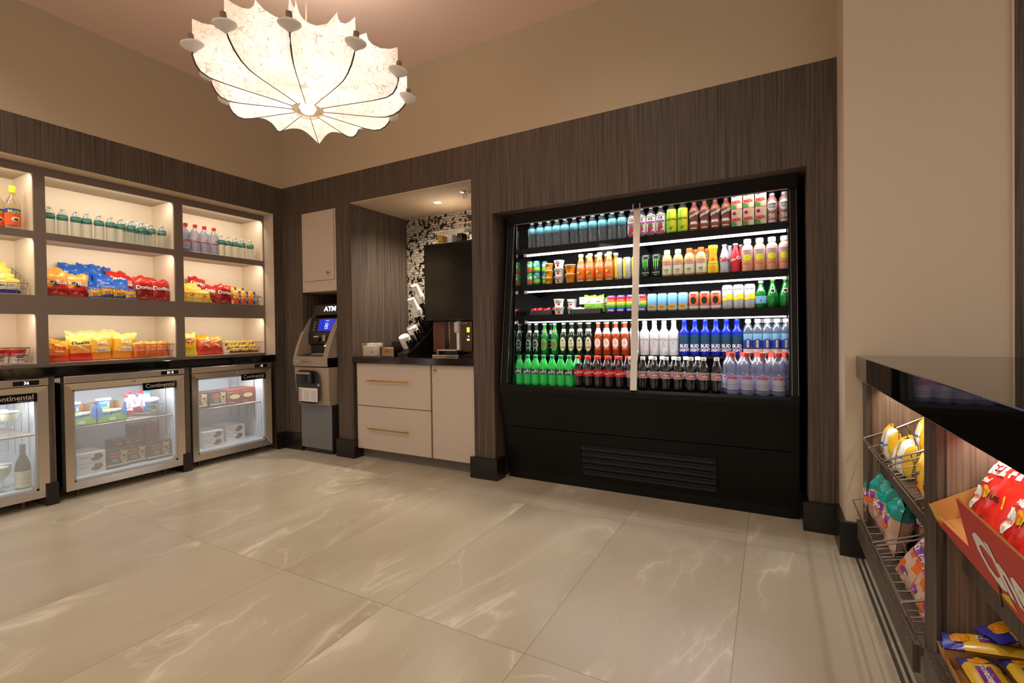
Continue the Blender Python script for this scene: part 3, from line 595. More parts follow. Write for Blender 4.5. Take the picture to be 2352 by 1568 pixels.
# ================================================================ bags
def bag(name, w_, h, d, colf, marks=None, seed=0, nx=12, nz=16, wr=1.0, lean=0):
    """pillow pack standing on its bottom seam, front towards -y; colf(u,v) names the material"""
    rr = random.Random(seed); ph = [(rr.uniform(5, 14), rr.uniform(5, 16), rr.uniform(0, 6.3), rr.uniform(.4, 1)) for _ in range(7)]
    def thick(u, v):
        e = max(0.0, 1-abs(u)**3.2)**.6; q = max(0.0, min(1, v/.09))*max(0.0, min(1, (1-v)/.09)); bulge = math.sin(math.pi*min(1, max(0, v*.93+.02)))**.55
        return d/2*e*bulge*(q**.6)
    def wrk(u, v, sd):
        s_ = sum(a*math.sin(fx*u*1.3+fz*v*1.7+p+sd*2.1)*math.sin(fz*u*.8-fx*v+p*1.7) for fx, fz, p, a in ph)
        return s_*.0026*wr*w_/.15*(1.1-.55*math.sin(math.pi*v))*(1-abs(u)**4)
    def pos(u, v, side):
        pinch = 1-.08*math.sin(math.pi*v)+.02*math.sin(v*9+ph[2][2])*u; z = v*h+(.007*math.sin(u*4+ph[0][2])+.004*math.sin(u*9+ph[3][2]))*max(0, (v-.6)/.4)*wr*w_/.15
        x = u*w_/2*pinch; y = side*(thick(u, v)+.0012)+wrk(u, v, side)+d*.0
        y += .006*math.sin(u*7+ph[1][2])*(w_/.15)*max(0, (v-.86)/.14)
        return (x, y+d*.42+lean*v*v, z)
    m = MB()
    for side in (-1, 1):
        grp = {}
        for j in range(nz):
            for i in range(nx):
                u, v = (i+.5)/nx*2-1, (j+.5)/nz; grp.setdefault(colf(u, v), []).append((i, j))
        vs = [pos(i/nx*2-1, j/nz, side) for j in range(nz+1) for i in range(nx+1)]
        for c, cells in grp.items():
            fs = []
            for i, j in cells:
                a = j*(nx+1)+i; q = (a, a+1, a+nx+2, a+nx+1); fs.append(q if side < 0 else q[::-1])
            m.add(vs, fs, c, True)
    Sf = lambda x, z: (lambda p: (p[0], p[1]-.0016, p[2]))(pos(max(-.98, min(.98, x/(w_/2))), max(.01, min(.99, z/h)), -1))
    if marks: marks(m, Sf, w_, h)
    return m
def C_(hexes, base='foil_'):
    for k in hexes: mat(base+k, k, .28, spec=.6, coat=.25)
C_(['a81208', 'c8281a', '8c0f08', 'e08a1c', 'f2a93c', '1c5fc4', '1644a0', '2a7be0', 'f4c430', 'f6dc6a', 'f0b028', 'd8591a', 'e8702a', 'c93a1a', 'f7e7a0', '5a2a10', 'ffffff', '3a160c', 'd9d2c8', 'e6d23c', '2c3f94', 'cc2a20', '0f8f86', '14a79a', 'c05aa8', 'c49a84', 'd9b7a2', 'd22318', 'e8b81e', 'efe4c0', '1a1a1a', '7fb23c', 'c01020', '7a4424', '3b3bb0', 'd68c2e'])
F = lambda k: 'foil_'+k
def doritos_nacho(m, Sf, w_, h):
    m.poly([(-.36*w_, .56*h), (-.1*w_, .62*h), (.42*w_, .60*h), (.30*w_, .52*h), (.06*w_, .40*h), (-.12*w_, .50*h)], F('3a160c'), Sf)
    m.text('Doritos', h*.235, 0, h*.575, 'white', lambda x, z: (lambda p: (p[0], p[1]-.0012, p[2]))(Sf(x, z)), .035, -.03)
    m.poly([(-.30*w_, .10*h), (.28*w_, .12*h), (.02*w_, .28*h)], F('d8591a'), Sf)
def plain(m, Sf, w_, h): pass
def words(*T):
    """(text, rel size, rel x, rel z, material, rot)"""
    def g(m, Sf, w_, h):
        for i, (s_, sz, x, z, c, r_) in enumerate(T): m.text(s_, sz*h, x*w_, z*h, c, Sf, .03, r_)
    return g
RB = random.Random(99)
def setbag(mb, name, label, cat, loc, rot, group=None):
    rot = (rot[0]+RB.uniform(-.05, .05), rot[1]+RB.uniform(-.07, .07), rot[2]+RB.uniform(-.14, .14))
    o = mb.obj(name); tag(o, label, cat, group); o.location = loc; o.rotation_euler = rot; return o
RZ = math.pi/2
def redf(u, v): return F('8c0f08') if v < .3 else (F('c8281a') if v > .66 or abs(u) > .9 else F('a81208'))
def nachof(u, v): return F('f2a93c') if v > .5+.12*math.sin(u*3) else (F('c8281a') if v > .33 else F('8c0f08'))
def bluef(u, v): return F('1c5fc4') if v > .45 else (F('1644a0') if v > .2 else F('2a7be0'))
def put(kind, *a): return kind(*a)
red1 = bag('r', .155, .185, .075, redf, doritos_nacho, 3); red2 = bag('r', .155, .185, .075, redf, doritos_nacho, 11)
na1 = bag('n', .16, .19, .08, nachof, doritos_nacho, 5)
bl = [bag('b', .15, .20, .05, bluef, words(('*', .2, -.2, .8, F('f6dc6a'), 0), ('*', .2, .15, .65, F('f6dc6a'), 0)), s_) for s_ in (21, 22, 23)]
# -- middle bay, middle shelf
Z2 = 1.41
G1 = 'red tortilla chip bags in the middle bay'
for i, (mb, y, z, x, tl, lab) in enumerate([
    (na1, -1.635, Z2, -.235, -.12, 'orange and red tortilla chip bag standing foremost at the left of the middle bay'),
    (na1, -1.515, Z2, -.255, -.14, 'orange and red tortilla chip bag touching the blue cookie basket'),
    (na1, -1.62, Z2+.055, -.34, -.3, 'orange chip bag leaning highest behind the foremost left chip bag'),
    (na1, -1.54, Z2+.03, -.40, -.25, 'orange chip bag tucked at the back beside the blue bags'),
    (red1, -1.085, Z2, -.215, -.10, 'red tortilla chip bag standing foremost right of the blue cookie basket'),
    (red2, -.965, Z2, -.215, -.10, 'red tortilla chip bag against the right divider of the middle bay'),
    (red2, -1.20, Z2+.075, -.35, -.28, 'red chip bag leaning topmost just right of the blue bags'),
    (red1, -1.115, Z2+.03, -.37, -.2, 'red chip bag half hidden behind the other red bags of the middle bay'),
    (red1, -1.03, Z2+.035, -.33, -.2, 'red chip bag standing tall behind the two foremost red bags'),
    (red2, -.985, Z2+.02, -.38, -.1, 'red chip bag rearmost by the right divider of the middle bay')]):
    setbag(mb, 'chip_bag', lab, 'chip bag', (x, y, z), (tl, 0, RZ), G1 if mb is not na1 else 'orange tortilla chip bags in the middle bay')
for i, (y, z, x, tl, k) in enumerate([(-1.475, Z2+.09, -.40, -.35, 0), (-1.36, Z2+.10, -.41, -.35, 1), (-1.265, Z2+.085, -.40, -.3, 2), (-1.43, Z2+.045, -.32, -.5, 1), (-1.31, Z2+.04, -.31, -.5, 0), (-1.40, Z2+.005, -.27, -.6, 2), (-1.235, Z2+.015, -.26, -.6, 1)]):
    setbag(bl[k], 'cookie_bag', 'bright blue snack bag, '+['back row left', 'back row centre', 'back row right', 'middle row left', 'middle row right', 'front row left above the basket', 'front row right above the basket'][i]+' of the blue pile', 'snack bag', (x, y, z), (tl, .0, RZ+[.05, -.08, .1, .04, -.1, .12, -.12][i]), 'blue snack bags in the middle bay')
basket('low wire basket of mini cookie packs below the blue bags', .315, .20, .075, .10, (-.165, -1.315, Z2+.002), (0, 0, RZ), 4, curved=True)
def ckf(u, v): return F('1c5fc4') if v > .75 or v < .18 else (F('e08a1c') if abs(u) < .6 else F('f4c430'))
ck = [bag('c', .07, .085, .03, ckf, words(('Mini', .22, 0, .5, 'white', 0)), s_, 8, 8) for s_ in (31, 32)]
for i in range(7):
    setbag(ck[i % 2], 'cookie_pack', 'small blue and orange cookie pack, '+ordn(i, 7)+' in the middle bay basket', 'snack pack', (-.185-.02*(i % 2), -1.43+.038*i, Z2+.008+.008*(i % 3)), (-.25-.1*(i % 2), .1*math.sin(i*3), RZ+.2*math.sin(i*5)), 'mini cookie packs')
# -- right bay, middle shelf
yel = bag('y', .13, .12, .045, lambda u, v: F('f4c430') if v > .35 else F('f6dc6a'), words(('Lays', .2, 0, .5, 'red', .1)), 41, 10, 10)
yel2 = bag('y', .13, .12, .045, lambda u, v: F('f6dc6a') if v > .55 else F('f4c430'), words(('Lays', .2, 0, .45, 'red', -.1)), 43, 10, 10)
basket('wire basket of yellow snack packs at the left of the bay nearest the corner', .25, .20, .075, .12, (-.165, -.685, Z2+.002), (0, 0, RZ), 5)
for i, (y, z, x, tl) in enumerate([(-.735, .012, -.20, -.3), (-.63, .012, -.20, -.3), (-.745, .05, -.26, -.5), (-.64, .055, -.27, -.5), (-.76, .09, -.33, -.5), (-.67, .09, -.33, -.5)]):
    setbag((yel, yel2)[i % 2], 'snack_pack', 'yellow snack pack, '+['front left', 'front right', 'middle left', 'middle right', 'back left', 'back right'][i]+' of the basket on the middle shelf nearest the corner', 'snack pack', (x, y, Z2+z), (tl, 0, RZ+.12*math.sin(i*7)), 'yellow packs nearest the corner')
setbag(red1, 'chip_bag', 'red tortilla chip bag perched highest in the bay nearest the corner', 'chip bag', (-.36, -.60, Z2+.09), (-.35, .12, RZ), 'red tortilla chip bags nearest the corner')
setbag(red2, 'chip_bag', 'red tortilla chip bag lying over others between two wire baskets', 'chip bag', (-.33, -.50, Z2+.02), (-.3, .2, RZ), 'red tortilla chip bags nearest the corner')
setbag(red1, 'chip_bag', 'red tortilla chip bag standing foremost between two wire baskets', 'chip bag', (-.21, -.445, Z2), (-.12, -.03, RZ), 'red tortilla chip bags nearest the corner')
basket('wire basket of blue and orange packs beside the corner jamb', .255, .26, .075, .15, (-.165, -.245, Z2+.002), (0, 0, RZ), 6)
def nutf(u, v): return F('2c3f94') if u > .25 else (F('d8591a') if v < .45 else F('f0b028'))
nut = bag('n', .075, .14, .022, nutf, words(('ACT II', .16, .25, .5, 'white', RZ)), 51, 8, 10)
for i, (y, z, x) in enumerate([(-.335, .01, -.20), (-.265, .01, -.20), (-.195, .01, -.20), (-.32, .05, -.30), (-.245, .05, -.30), (-.17, .02, -.30)]):
    setbag(nut, 'snack_pack', 'slim orange and blue snack pack, '+['front left', 'front middle', 'front right', 'back left', 'back middle', 'back right'][i]+' of the basket by the corner jamb', 'snack pack', (x, y, Z2+z), (-.3, .12, RZ), 'orange and blue packs')
# -- middle bay, lowest shelf
Z1 = .945
fri = bag('f', .15, .15, .06, lambda u, v: F('f0b028') if v > .62 else (F('e8702a') if v > .3 else F('c93a1a')), words(('Fritos', .25, 0, .70, 'red', -.08), ('ORIGINAL', .09, 0, .5, 'white', 0)), 61)
chee = bag('c', .16, .185, .07, lambda u, v: F('f6dc6a') if v > .62 else (F('e08a1c') if v > .32 else F('cc2a20')), words(('Cheetos', .17, 0, .72, 'void_black', .08), ('CRUNCHY', .10, .1, .50, 'white', -.6)), 63)
sun = bag('s', .165, .205, .08, lambda u, v: F('f6dc6a') if v > .78 else (F('e08a1c') if v < .3 else F('f0b028')), words(('Sun', .22, .02, .67, 'white', .05), ('CHIPS', .10, .18, .56, 'white', .05), ('HARVEST', .11, .06, .43, 'white', 0), ('CHEDDAR', .11, .06, .34, 'white', 0)), 65)
pal = bag('p', .17, .20, .06, lambda u, v: F('f7e7a0') if v > .6 else F('f4c430'), None, 67)
for mb, y, z, x, tl, rz, lab in [
    (fri, -1.645, 0, -.20, -.1, 0, 'orange corn chip bag foremost at the left of the lowest middle shelf'),
    (fri, -1.575, .01, -.30, -.1, .1, 'orange corn chip bag behind, left of the yellow and red cheese puff bag'),
    (fri, -1.65, .02, -.40, -.1, 0, 'orange corn chip bag deepest in the lowest middle bay corner'),
    (chee, -1.515, 0, -.215, -.1, -.05, 'yellow and red crunchy cheese snack bag left of the golden bags'),
    (pal, -1.46, .03, -.34, -.2, 0, 'pale yellow bag peeking over the crunchy cheese snack bag'),
    (pal, -1.31, .035, -.38, -.12, 0, 'pale yellow bag peeking behind the golden multigrain bags'),
    (sun, -1.385, 0, -.22, -.1, .05, 'golden multigrain chip bag, left of the two on the lowest middle shelf'),
    (sun, -1.24, 0, -.23, -.06, -.05, 'golden multigrain chip bag, right of the two, beside the wire basket')]:
    setbag(mb, 'chip_bag', lab, 'chip bag', (x, y, Z1+z), (tl, 0, RZ+rz), 'chip bags on the lowest middle shelf')
basket('straight-sided wire basket of orange packs on the lowest middle shelf', .25, .22, .105, .105, (-.165, -1.045, Z1+.004), (0, 0, RZ), 6)
MB_ = MB().rbox((-.125, .0, 0), (.125, .22, .006), 'steel', .002); o = MB_.obj('basket_tray'); tag(o, 'thin grey metal tray under the basket of orange packs', 'tray'); o.location = (-.165, -1.045, Z1-.0015); o.rotation_euler = (0, 0, RZ)
pc = [bag('k', .10, .12, .03, lambda u, v: F('e8702a') if v < .7 else F('f0b028'), words(('PEANUT', .12, 0, .45, 'white', 0)), s_, 8, 8) for s_ in (71, 72)]
for i in range(6):
    setbag(pc[i % 2], 'snack_pack', 'orange cracker pack, '+ordn(i, 6)+' in the basket on the lowest middle shelf', 'snack pack', (-.20-.05*(i % 2), -1.135+.036*i, Z1+.014), (-.15, .08*math.sin(i*4), RZ), 'orange cracker packs')
# -- right bay, lowest shelf
lay = bag('l', .145, .20, .07, lambda u, v: F('f6dc6a') if v > .75 else (F('f4c430') if v > .25 else F('e6d23c')), lambda m, Sf, w_, h: m.ell(.0, h*.66, .045, .02, 'red', Sf).text("Lay's", h*.15, 0, h*.66, 'white', lambda x, z: (lambda p: (p[0], p[1]-.0015, p[2]))(Sf(x, z)), .03), 81)
chr_ = bag('l', .135, .165, .065, lambda u, v: F('f0b028') if v > .8 else (F('e8702a') if v > .5 else F('c93a1a')), words(('Cheetos', .17, 0, .75, 'white', .2), ('PUFFS', .13, .1, .5, 'white', -.6)), 83)
for mb, y, z, x, lab in [(lay, -.755, 0, -.21, 'bright yellow potato chip bag with red oval mark, foremost by the left divider'), (lay, -.79, .02, -.33, 'yellow potato chip bag behind the foremost yellow one'), (chr_, -.625, 0, -.22, 'orange cheese puff bag next to the yellow potato chip bag'), (chr_, -.525, 0, -.23, 'orange cheese puff bag touching the low yellow basket'), (chr_, -.58, .02, -.34, 'orange cheese puff bag behind the other two of the corner bay')]:
    setbag(mb, 'chip_bag', lab, 'chip bag', (x, y, Z1+z), (-.1, 0, RZ), 'chip bags on the lowest shelf nearest the corner')
basket('straight-sided wire basket of yellow wafer packs nearest the room corner', .30, .20, .10, .10, (-.165, -.275, Z1+.004), (0, 0, RZ), 9)
waf = bag('w', .115, .045, .022, lambda u, v: F('f4c430') if v > .45 else F('5a2a10'), words(('Nutter', .5, 0, .4, 'white', 0)), 91, 8, 5)
for i in range(9):
    setbag(waf, 'wafer_pack', 'flat yellow and brown wafer pack, '+['lowest layer left', 'lowest layer middle', 'lowest layer right', 'second layer left', 'second layer middle', 'second layer right', 'third layer left', 'third layer middle', 'top pack'][i]+' of the corner basket', 'snack pack', (-.19-.035*(i//3), -.37+.09*(i % 3), Z1+.012+.032*(i//3)), (-.2, .0, RZ+.08*math.sin(i)), 'yellow wafer packs')
# -- far left bay
basket('tall wire basket of pale yellow packs at far left, middle shelf', .30, .28, .075, .20, (-.165, -1.955, Z2+.002), (0, 0, RZ), 6)
zp = bag('z', .13, .105, .035, lambda u, v: F('f6dc6a') if v > .5 else (F('d9d2c8') if v > .2 else F('2c3f94')), words(('PRETZO', .2, 0, .5, 'ink_blue', 0)), 95, 10, 8)
for i in range(8):
    a, b_ = i % 2, i//2
    setbag(zp, 'snack_pack', 'pale yellow pretzel pack, '+['bottom', 'second', 'third', 'top'][b_]+' tier '+('left' if a == 0 else 'right')+' in the far left basket', 'snack pack', (-.19-.06*b_, -2.02+.125*a, Z2+.01+.044*b_), (-.3, 0, RZ+.1*math.sin(i*3)), 'pretzel packs')
basket('square wire basket of soup cups at far left, lowest shelf', .30, .28, .105, .105, (-.165, -1.955, Z1+.004), (0, 0, RZ), 6, r=.0021)
# ================================================================ bottles and cans
for n_, c_, k_ in (('pet', 'f2f8f9', .05), ('pet_green', '38f07c', .55), ('pet_soda', 'f2f4f4', .0), ('pet_blue', 'd5e4f5', .10), ('pet_evian', 'e3e6f6', .12), ('liquor', 'f3ead0', .12)): clear(n_, c_, k_, .06, .32)
mat('cola', '1d0b07', .12, coat=.5); mat('g_dark', '0c1f0c', .08, coat=.6); mat('g_green', '0b6a20', .08, coat=.6); mat('g_amber', '9c3d12', .1, coat=.6); mat('g_wine', '4f5530', .12, coat=.5)
mat('alu_white', 'e7e7ea', .22, .25); mat('alu_blue', '1b2fb4', .2, .35); mat('alu', 'b8bcc0', .22, .8)
for k, c_ in dict(cap_white='f2f2f0', cap_green='118a50', cap_red='e0301c', teal='2b8f86', sky='6fc6dc', lab_white='efeae2', lab_cream='dcd8b4', lab_red='d2202a', lab_orange='f0641a', lab_lime='9fd21e', lab_yellow='e9dc2a', lab_green='3f9a3a', lab_pink='c94fa6', lab_silver='b9b9be', lab_blue='1a3fb0', lab_sky='7db9de', ink='151515', choc='8f4a34', choc2='6b3423', juice='f2a012', peach='f0b08e', pinkish='cfa79f', lemon='e6e01c', coffee='c8b070', cup='f1ece4', pinkred='c9335a', violet='5b3fa8', brownpink='b97c6e', gold='c89a3a', lab_aqua='8fd0c8', purple='8a3fa0').items(): mat(k, c_, .38, spec=.5, coat=.15)
def pr(prof, z):
    for (r0, z0), (r1, z1) in zip(prof, prof[1:]):
        if z0 <= z <= z1: return r0+(r1-r0)*(z-z0)/max(1e-6, z1-z0)
    return prof[-1][0]
def band(prof, z0, z1, n=4, e=.0006): return [(pr(prof, z0+(z1-z0)*i/n)+e, z0+(z1-z0)*i/n) for i in range(n+1)]
def bottle(name, label, cat, prof, body, cap=None, bands=(), marks=None, liquid=None, group=None, seg=18, bandname='label'):
    t_ = thing(name, label, cat, group=group)
    MB().lathe(prof, body, seg).obj('body', t_)
    if liquid:
        m_, zt = liquid; pp = [(max(.001, r_-.0012), z_) for r_, z_ in prof if z_ < zt]+[(max(.001, pr(prof, zt)-.0012), zt), (.0001, zt)]
        MB().lathe(pp, m_, seg).obj('drink', t_)
    if cap:
        z0, z1, r_, m_ = cap[:4]; MB().lathe([(r_, z0), (r_*1.02, z0+(z1-z0)*.15), (r_, z1-.001), (r_*.9, z1), (.0001, z1)], m_, 14).obj('cap', t_)
    if bands or marks:
        m = MB()
        for z0, z1, m_ in bands: m.lathe(band(prof, z0, z1), m_, seg, cap=False)
        if marks: marks(m, lambda z, e=.0011: cyl(pr(prof, z), e))
        m.obj(bandname, t_)
    return t_
def SS(prof, e=.0012):
    def g(x, z): r_ = pr(prof, z)+e; a = x/max(r_, .008); return (math.sin(a)*r_, -math.cos(a)*r_, z)
    return g
def pet(h, r, ripple=True, waist=0):
    P = [(r*.82, 0), (r*.98, .006), (r, .014)]
    if ripple:
        for k in range(7): z = .02+k*h*.055; P += [(r, z), (r*.955, z+h*.02), (r, z+h*.04)]
    P += [(r-waist, h*.50), (r, h*.60), (r, h*.68), (r*.92, h*.76), (r*.66, h*.84), (r*.42, h*.90), (r*.38, h*.92), (r*.36, h*.94)]
    return P
def row(root, xs, y, z, rz, fmt, group, jit=.0, yj=None):
    n = len(xs)
    for i, x in enumerate(xs):
        loc = (x, y if yj is None else yj[i], z) if rz == 0 else (y, x, z)
        dup(root, loc, rz+R.uniform(-jit, jit), fmt.format(ordn(i, n)), group)
def water(lab_m, h=.203, r=.0315):
    P = pet(h, r)
    return bottle('water_bottle', 'x', 'water bottle', P, 'pet', (h*.93, h, r*.44, 'cap_white'), [(h*.60, h*.76, lab_m)], lambda m, q: m.text('POLAND SPRING', h*.05, 0, h*.68, 'white', SS(P), 0).rect(-.014, h*.62, .014, h*.635, 'lab_lime', SS(P)), None)
def evian(h=.25, r=.037, body='pet_evian'):
    P = pet(h, r, True); P[-4:] = [(r*.70, h*.80), (r*.44, h*.88), (r*.42, h*.90), (r*.40, h*.91)]
    return bottle('water_bottle', 'x', 'water bottle', P, body, (h*.90, h, r*.46, 'cap_red'), [(h*.12, h*.44, 'lab_evian')], lambda m, q: m.text('evian', h*.12, .0, h*.41, 'lab_red', SS(P, .002), .02).poly([(-.012, h*.47), (0, h*.53), (.012, h*.47)], 'lab_silver', SS(P, .0015)), None)
clear('lab_evian', 'e6e4f6', .62, .2, .1)
# -- top shelf of the wall unit
ZT = 1.845
wt = water('teal', .200)
row(wt, [-1.671, -1.6, -1.524, -1.461, -1.387, -1.316, -1.249, -1.179, -1.107, -1.038, -.962], -.22, ZT, RZ, 'teal-label water bottle, {} of the front row on the top middle shelf', 'teal-label waters, top middle shelf', .3)
row(wt, [-1.176, -1.106, -1.035], -.292, ZT, RZ, 'teal-label water bottle, {} of the three behind the top middle shelf row', 'teal-label waters behind', .3)
ev = evian(.255, .037)
row(ev, [-.777, -.698, -.62, -.536], -.22, ZT, RZ, 'red-capped water bottle, {} of four on the top shelf nearest the corner', 'red-capped waters, wall shelf')
dup(ev, (-.31, -.735, ZT), RZ, 'red-capped water bottle standing behind the four on the wall shelf', 'red-capped waters, wall shelf')
row(wt, [-.474, -.413, -.343, -.27, -.191], -.22, ZT, RZ, 'teal-label water bottle, {} of five on the top shelf nearest the corner', 'teal-label waters, corner bay', .3)
LP = [(.036, 0), (.039, .004), (.039, .165), (.036, .19), (.020, .222), (.0145, .235), (.0145, .262)]
liq = bottle('liquor_bottle', 'x', 'liquor bottle', LP, 'liquor', (.255, .302, .017, 'lab_yellow'), [(.035, .115, 'lab_orange'), (.115, .145, 'lab_blue')], lambda m, q: m.text('Malibu', .03, 0, .125, 'lab_yellow', SS(LP), .02).ell(0, .075, .022, .016, 'lab_white', SS(LP)).ell(.003, .072, .013, .009, 'choc2', SS(LP, .002)))
dup(liq, (-.25, -1.848, ZT), RZ+.1, 'clear liquor bottle with orange and blue label, front one at far left'); dup(liq, (-.33, -1.90, ZT), RZ, 'clear liquor bottle with yellow cap half hidden behind the front one')
# soup cups
CP = [(.036, 0), (.044, .08), (.045, .082)]
cupp = bottle('soup_cup', 'x', 'soup cup', CP, 'lab_white', (.080, .092, .046, 'cap_red'), [(.045, .079, 'lab_red')], lambda m, q: m.text('Campbells', .022, 0, .06, 'white', SS(CP), .01, .05).text('CHICKEN', .014, .0, .02, 'lab_red', SS(CP), .02).rect(-.02, .036, .02, .042, 'lab_blue', SS(CP)))
for i, (x, y) in enumerate([(-.215, -1.855), (-.215, -1.955), (-.215, -2.05), (-.32, -1.86), (-.32, -1.96), (-.32, -2.05)]): dup(cupp, (x, y, Z1+.008), RZ+.15, 'white soup cup with red lid, '+['front right', 'front middle', 'front left', 'back right', 'back middle', 'back left'][i]+' of the square basket', 'soup cups')

# -- refrigerated case, y is depth
YF = .262
cw = water('sky', .203, .0325)
row(cw, [2.623, 2.694, 2.764, 2.832, 2.899, 2.972, 3.045, 3.116, 3.188, 3.261, 3.331], YF, 1.756, 0, 'sky-blue label water bottle, {} of the cooler top shelf front row', 'sky-label waters, cooler top shelf', .3)
row(cw, [2.66, 2.74, 2.81, 2.88, 3.0, 3.08, 3.15, 3.225, 3.30], YF+.075, 1.756, 0, 'sky-blue label water bottle, {} of the cooler top shelf back row', 'sky-label waters behind', .3)
ip = pet(.205, .031, False)
ice = bottle('sparkling_water_bottle', 'x', 'drink bottle', ip, 'pet', (.190, .206, .013, 'lab_silver'), [(.02, .145, 'lab_white')], lambda m, q: m.text('SPARKLING', .013, 0, .135, 'ink', SS(ip), .01).text('ICE', .022, 0, .118, 'ink', SS(ip), .03).rect(-.03, .088, .03, .102, 'lab_pink', SS(ip)).ell(.0, .076, .018, .012, 'lab_green', SS(ip)).ell(0, .055, .018, .02, 'pinkred', SS(ip, .0016)).ell(-.008, .042, .01, .016, 'lab_red', SS(ip, .002)).rect(-.03, .022, .03, .032, 'purple', SS(ip)), ('pinkred', .15))
row(ice, [3.402, 3.468, 3.533, 3.598], YF, 1.756, 0, 'pink berry sparkling water bottle, {} of four on the cooler top shelf', 'berry sparkling waters')
lp = pet(.218, .034, False)
lime = bottle('fruit_drink_bottle', 'x', 'drink bottle', lp, 'pet', (.203, .22, .014, 'ink'), [(.012, .165, 'lab_lime')], lambda m, q: m.rect(-.002, .02, .045, .16, 'lab_yellow', SS(lp, .0014), 6, 3).text('FUSIONS', .019, 0, .095, 'ink', SS(lp, .0022), .02).text('LEMON', .009, .01, .045, 'ink', SS(lp, .0022), 0).ell(0, .035, .012, .007, 'lab_green', SS(lp, .002)))
row(lime, [3.668, 3.740], YF, 1.756, 0, 'lime green and yellow drink bottle with black cap, {} one', 'lime drinks')
cpf = [(.026, 0), (.032, .008), (.033, .05), (.027, .085), (.033, .12), (.033, .135), (.025, .158), (.015, .172), (.014, .18)]
ch = bottle('chocolate_milk_bottle', 'x', 'milk drink bottle', cpf, 'choc', (.178, .198, .016, 'choc2'), [(.06, .125, 'choc2')], lambda m, q: m.text('HERSHEYS', .021, 0, .108, 'white', SS(cpf, .0016), .03, .35).text('Milk', .026, 0, .055, 'white', SS(cpf, .0016), .03).rect(-.02, .018, .02, .024, 'white', SS(cpf)))
row(ch, [3.812, 3.876, 3.940, 4.004], YF, 1.756, 0, 'brown chocolate milk bottle, {} of four on the cooler top shelf', 'chocolate milks')
def carton(): 
    t_ = thing('milk_carton', 'x', 'milk carton'); m = MB().rbox((-.031, -.031, 0), (.031, .031, .108), 'peach', .0015).obj('body', t_)
    F_ = flat(-.031); g = MB().poly([(-.03, .004), (.0, .004), (-.008, .03), (-.03, .035)], 'lab_green', F_).text('Milk', .03, -.002, .045, 'lab_red', flat(-.032), .03, .08).ell(-.014, .086, .011, .011, 'lab_blue', F_).ell(-.014, .088, .009, .004, 'lab_red', flat(-.0325)).poly([(.008, .004), (.03, .004), (.03, .10), (.0, .06)], 'lab_cream', F_); g.obj('label', t_); return t_
ct_ = carton()
for j, nm in ((0, 'lower'), (1, 'upper')): row(ct_, [4.068, 4.135, 4.202], YF, 1.756+.109*j, 0, 'peach milk carton, {} one of the '+nm+' row on the cooler top shelf', nm+' milk cartons')
kp_ = [(.026, 0), (.031, .01), (.032, .05), (.029, .065), (.033, .085), (.033, .125), (.024, .155), (.015, .168), (.014, .172)]
core = bottle('protein_shake_bottle', 'x', 'protein shake', kp_, 'brownpink', (.170, .188, .016, 'lab_silver'), (), lambda m, q: m.ell(0, .108, .028, .034, 'lab_white', SS(kp_, .0014), 20, 3).text('CORE', .018, 0, .115, 'ink', SS(kp_, .0024), .03).text('POWER', .012, 0, .098, 'ink', SS(kp_, .0024), .03).text('26', .034, 0, .043, 'white', SS(kp_, .0016), .03).rect(-.02, .006, .02, .02, 'white', SS(kp_)), bandname='label')
row(core, [4.262, 4.328], YF, 1.756, 0, 'brown protein shake bottle with round white label, {} one', 'protein shakes')
# second shelf
ZB = 1.473
def can(h, r, body, bands=(), marks=None, name='drink_can', cat='can'):
    P = [(r*.78, 0), (r*.9, .004), (r, .012), (r, h-.014), (r*.88, h-.004), (r*.84, h-.003)]
    t_ = thing(name, 'x', cat); MB().lathe(P, body, 18).obj('body', t_)
    MB().lathe([(r*.86, h-.005), (r*.88, h), (r*.82, h), (r*.80, h-.004), (.0001, h-.004)], 'alu', 18).obj('lid', t_)
    if bands or marks:
        m = MB()
        for z0, z1, m_ in bands: m.lathe([(r+.0005, z0), (r+.0005, z1)], m_, 18, cap=False)
        if marks: marks(m, cyl(r, .0010), cyl(r, .0016))
        m.obj('label', t_)
    return t_
v8 = can(.093, .026, 'lab_green', [(.012, .03, 'cap_red')], lambda m, a, b: m.text('V8', .034, -.004, .058, 'white', a, .04).ell(.012, .03, .009, .008, 'lab_orange', b))
gc = can(.093, .026, 'teal', [(.02, .045, 'lab_lime')], lambda m, a, b: m.text('V8', .03, 0, .06, 'white', a, .04))
for j, nm in ((0, 'bottom'), (1, 'top')):
    dup(v8, (2.602, YF, ZB+.0935*j), .4, 'small red and green vegetable juice can, '+nm+' of the left stack', 'juice can stacks')
    dup(gc, (2.660, YF, ZB+.0935*j), -.4, 'small all-green juice can, '+nm+' of the second stack', 'juice can stacks'); dup(gc, (2.705, YF+.055, ZB+.0935*j), -.2, 'small green juice can, '+nm+' of the stack set back', 'juice can stacks')
cp2 = [(.028, 0), (.040, .048), (.042, .05)]
def tub(body, lid, txt, h=.052, r=.042, inkm='lab_red', name='yogurt_cup'):
    P = [(r*.72, 0), (r*.95, h-.004), (r, h-.002)]
    return bottle(name, 'x', 'cup', P, body, (h-.003, h+.002, r*1.02, lid), (), lambda m, q: m.text(txt, h*.26, -.004, h*.62, 'ink', SS(P), .01).ell(.002, h*.3, h*.16, h*.16, inkm, SS(P)))
fr_ = tub('juice', 'lab_white', 'DOLE', .05, .034, 'lab_yellow', 'fruit_cup'); yo = tub('lab_white', 'lab_white', 'Chobani', .056, .040); ob = tub('juice', 'lab_white', 'DOLE', .066, .042, 'lab_orange', 'fruit_cup')
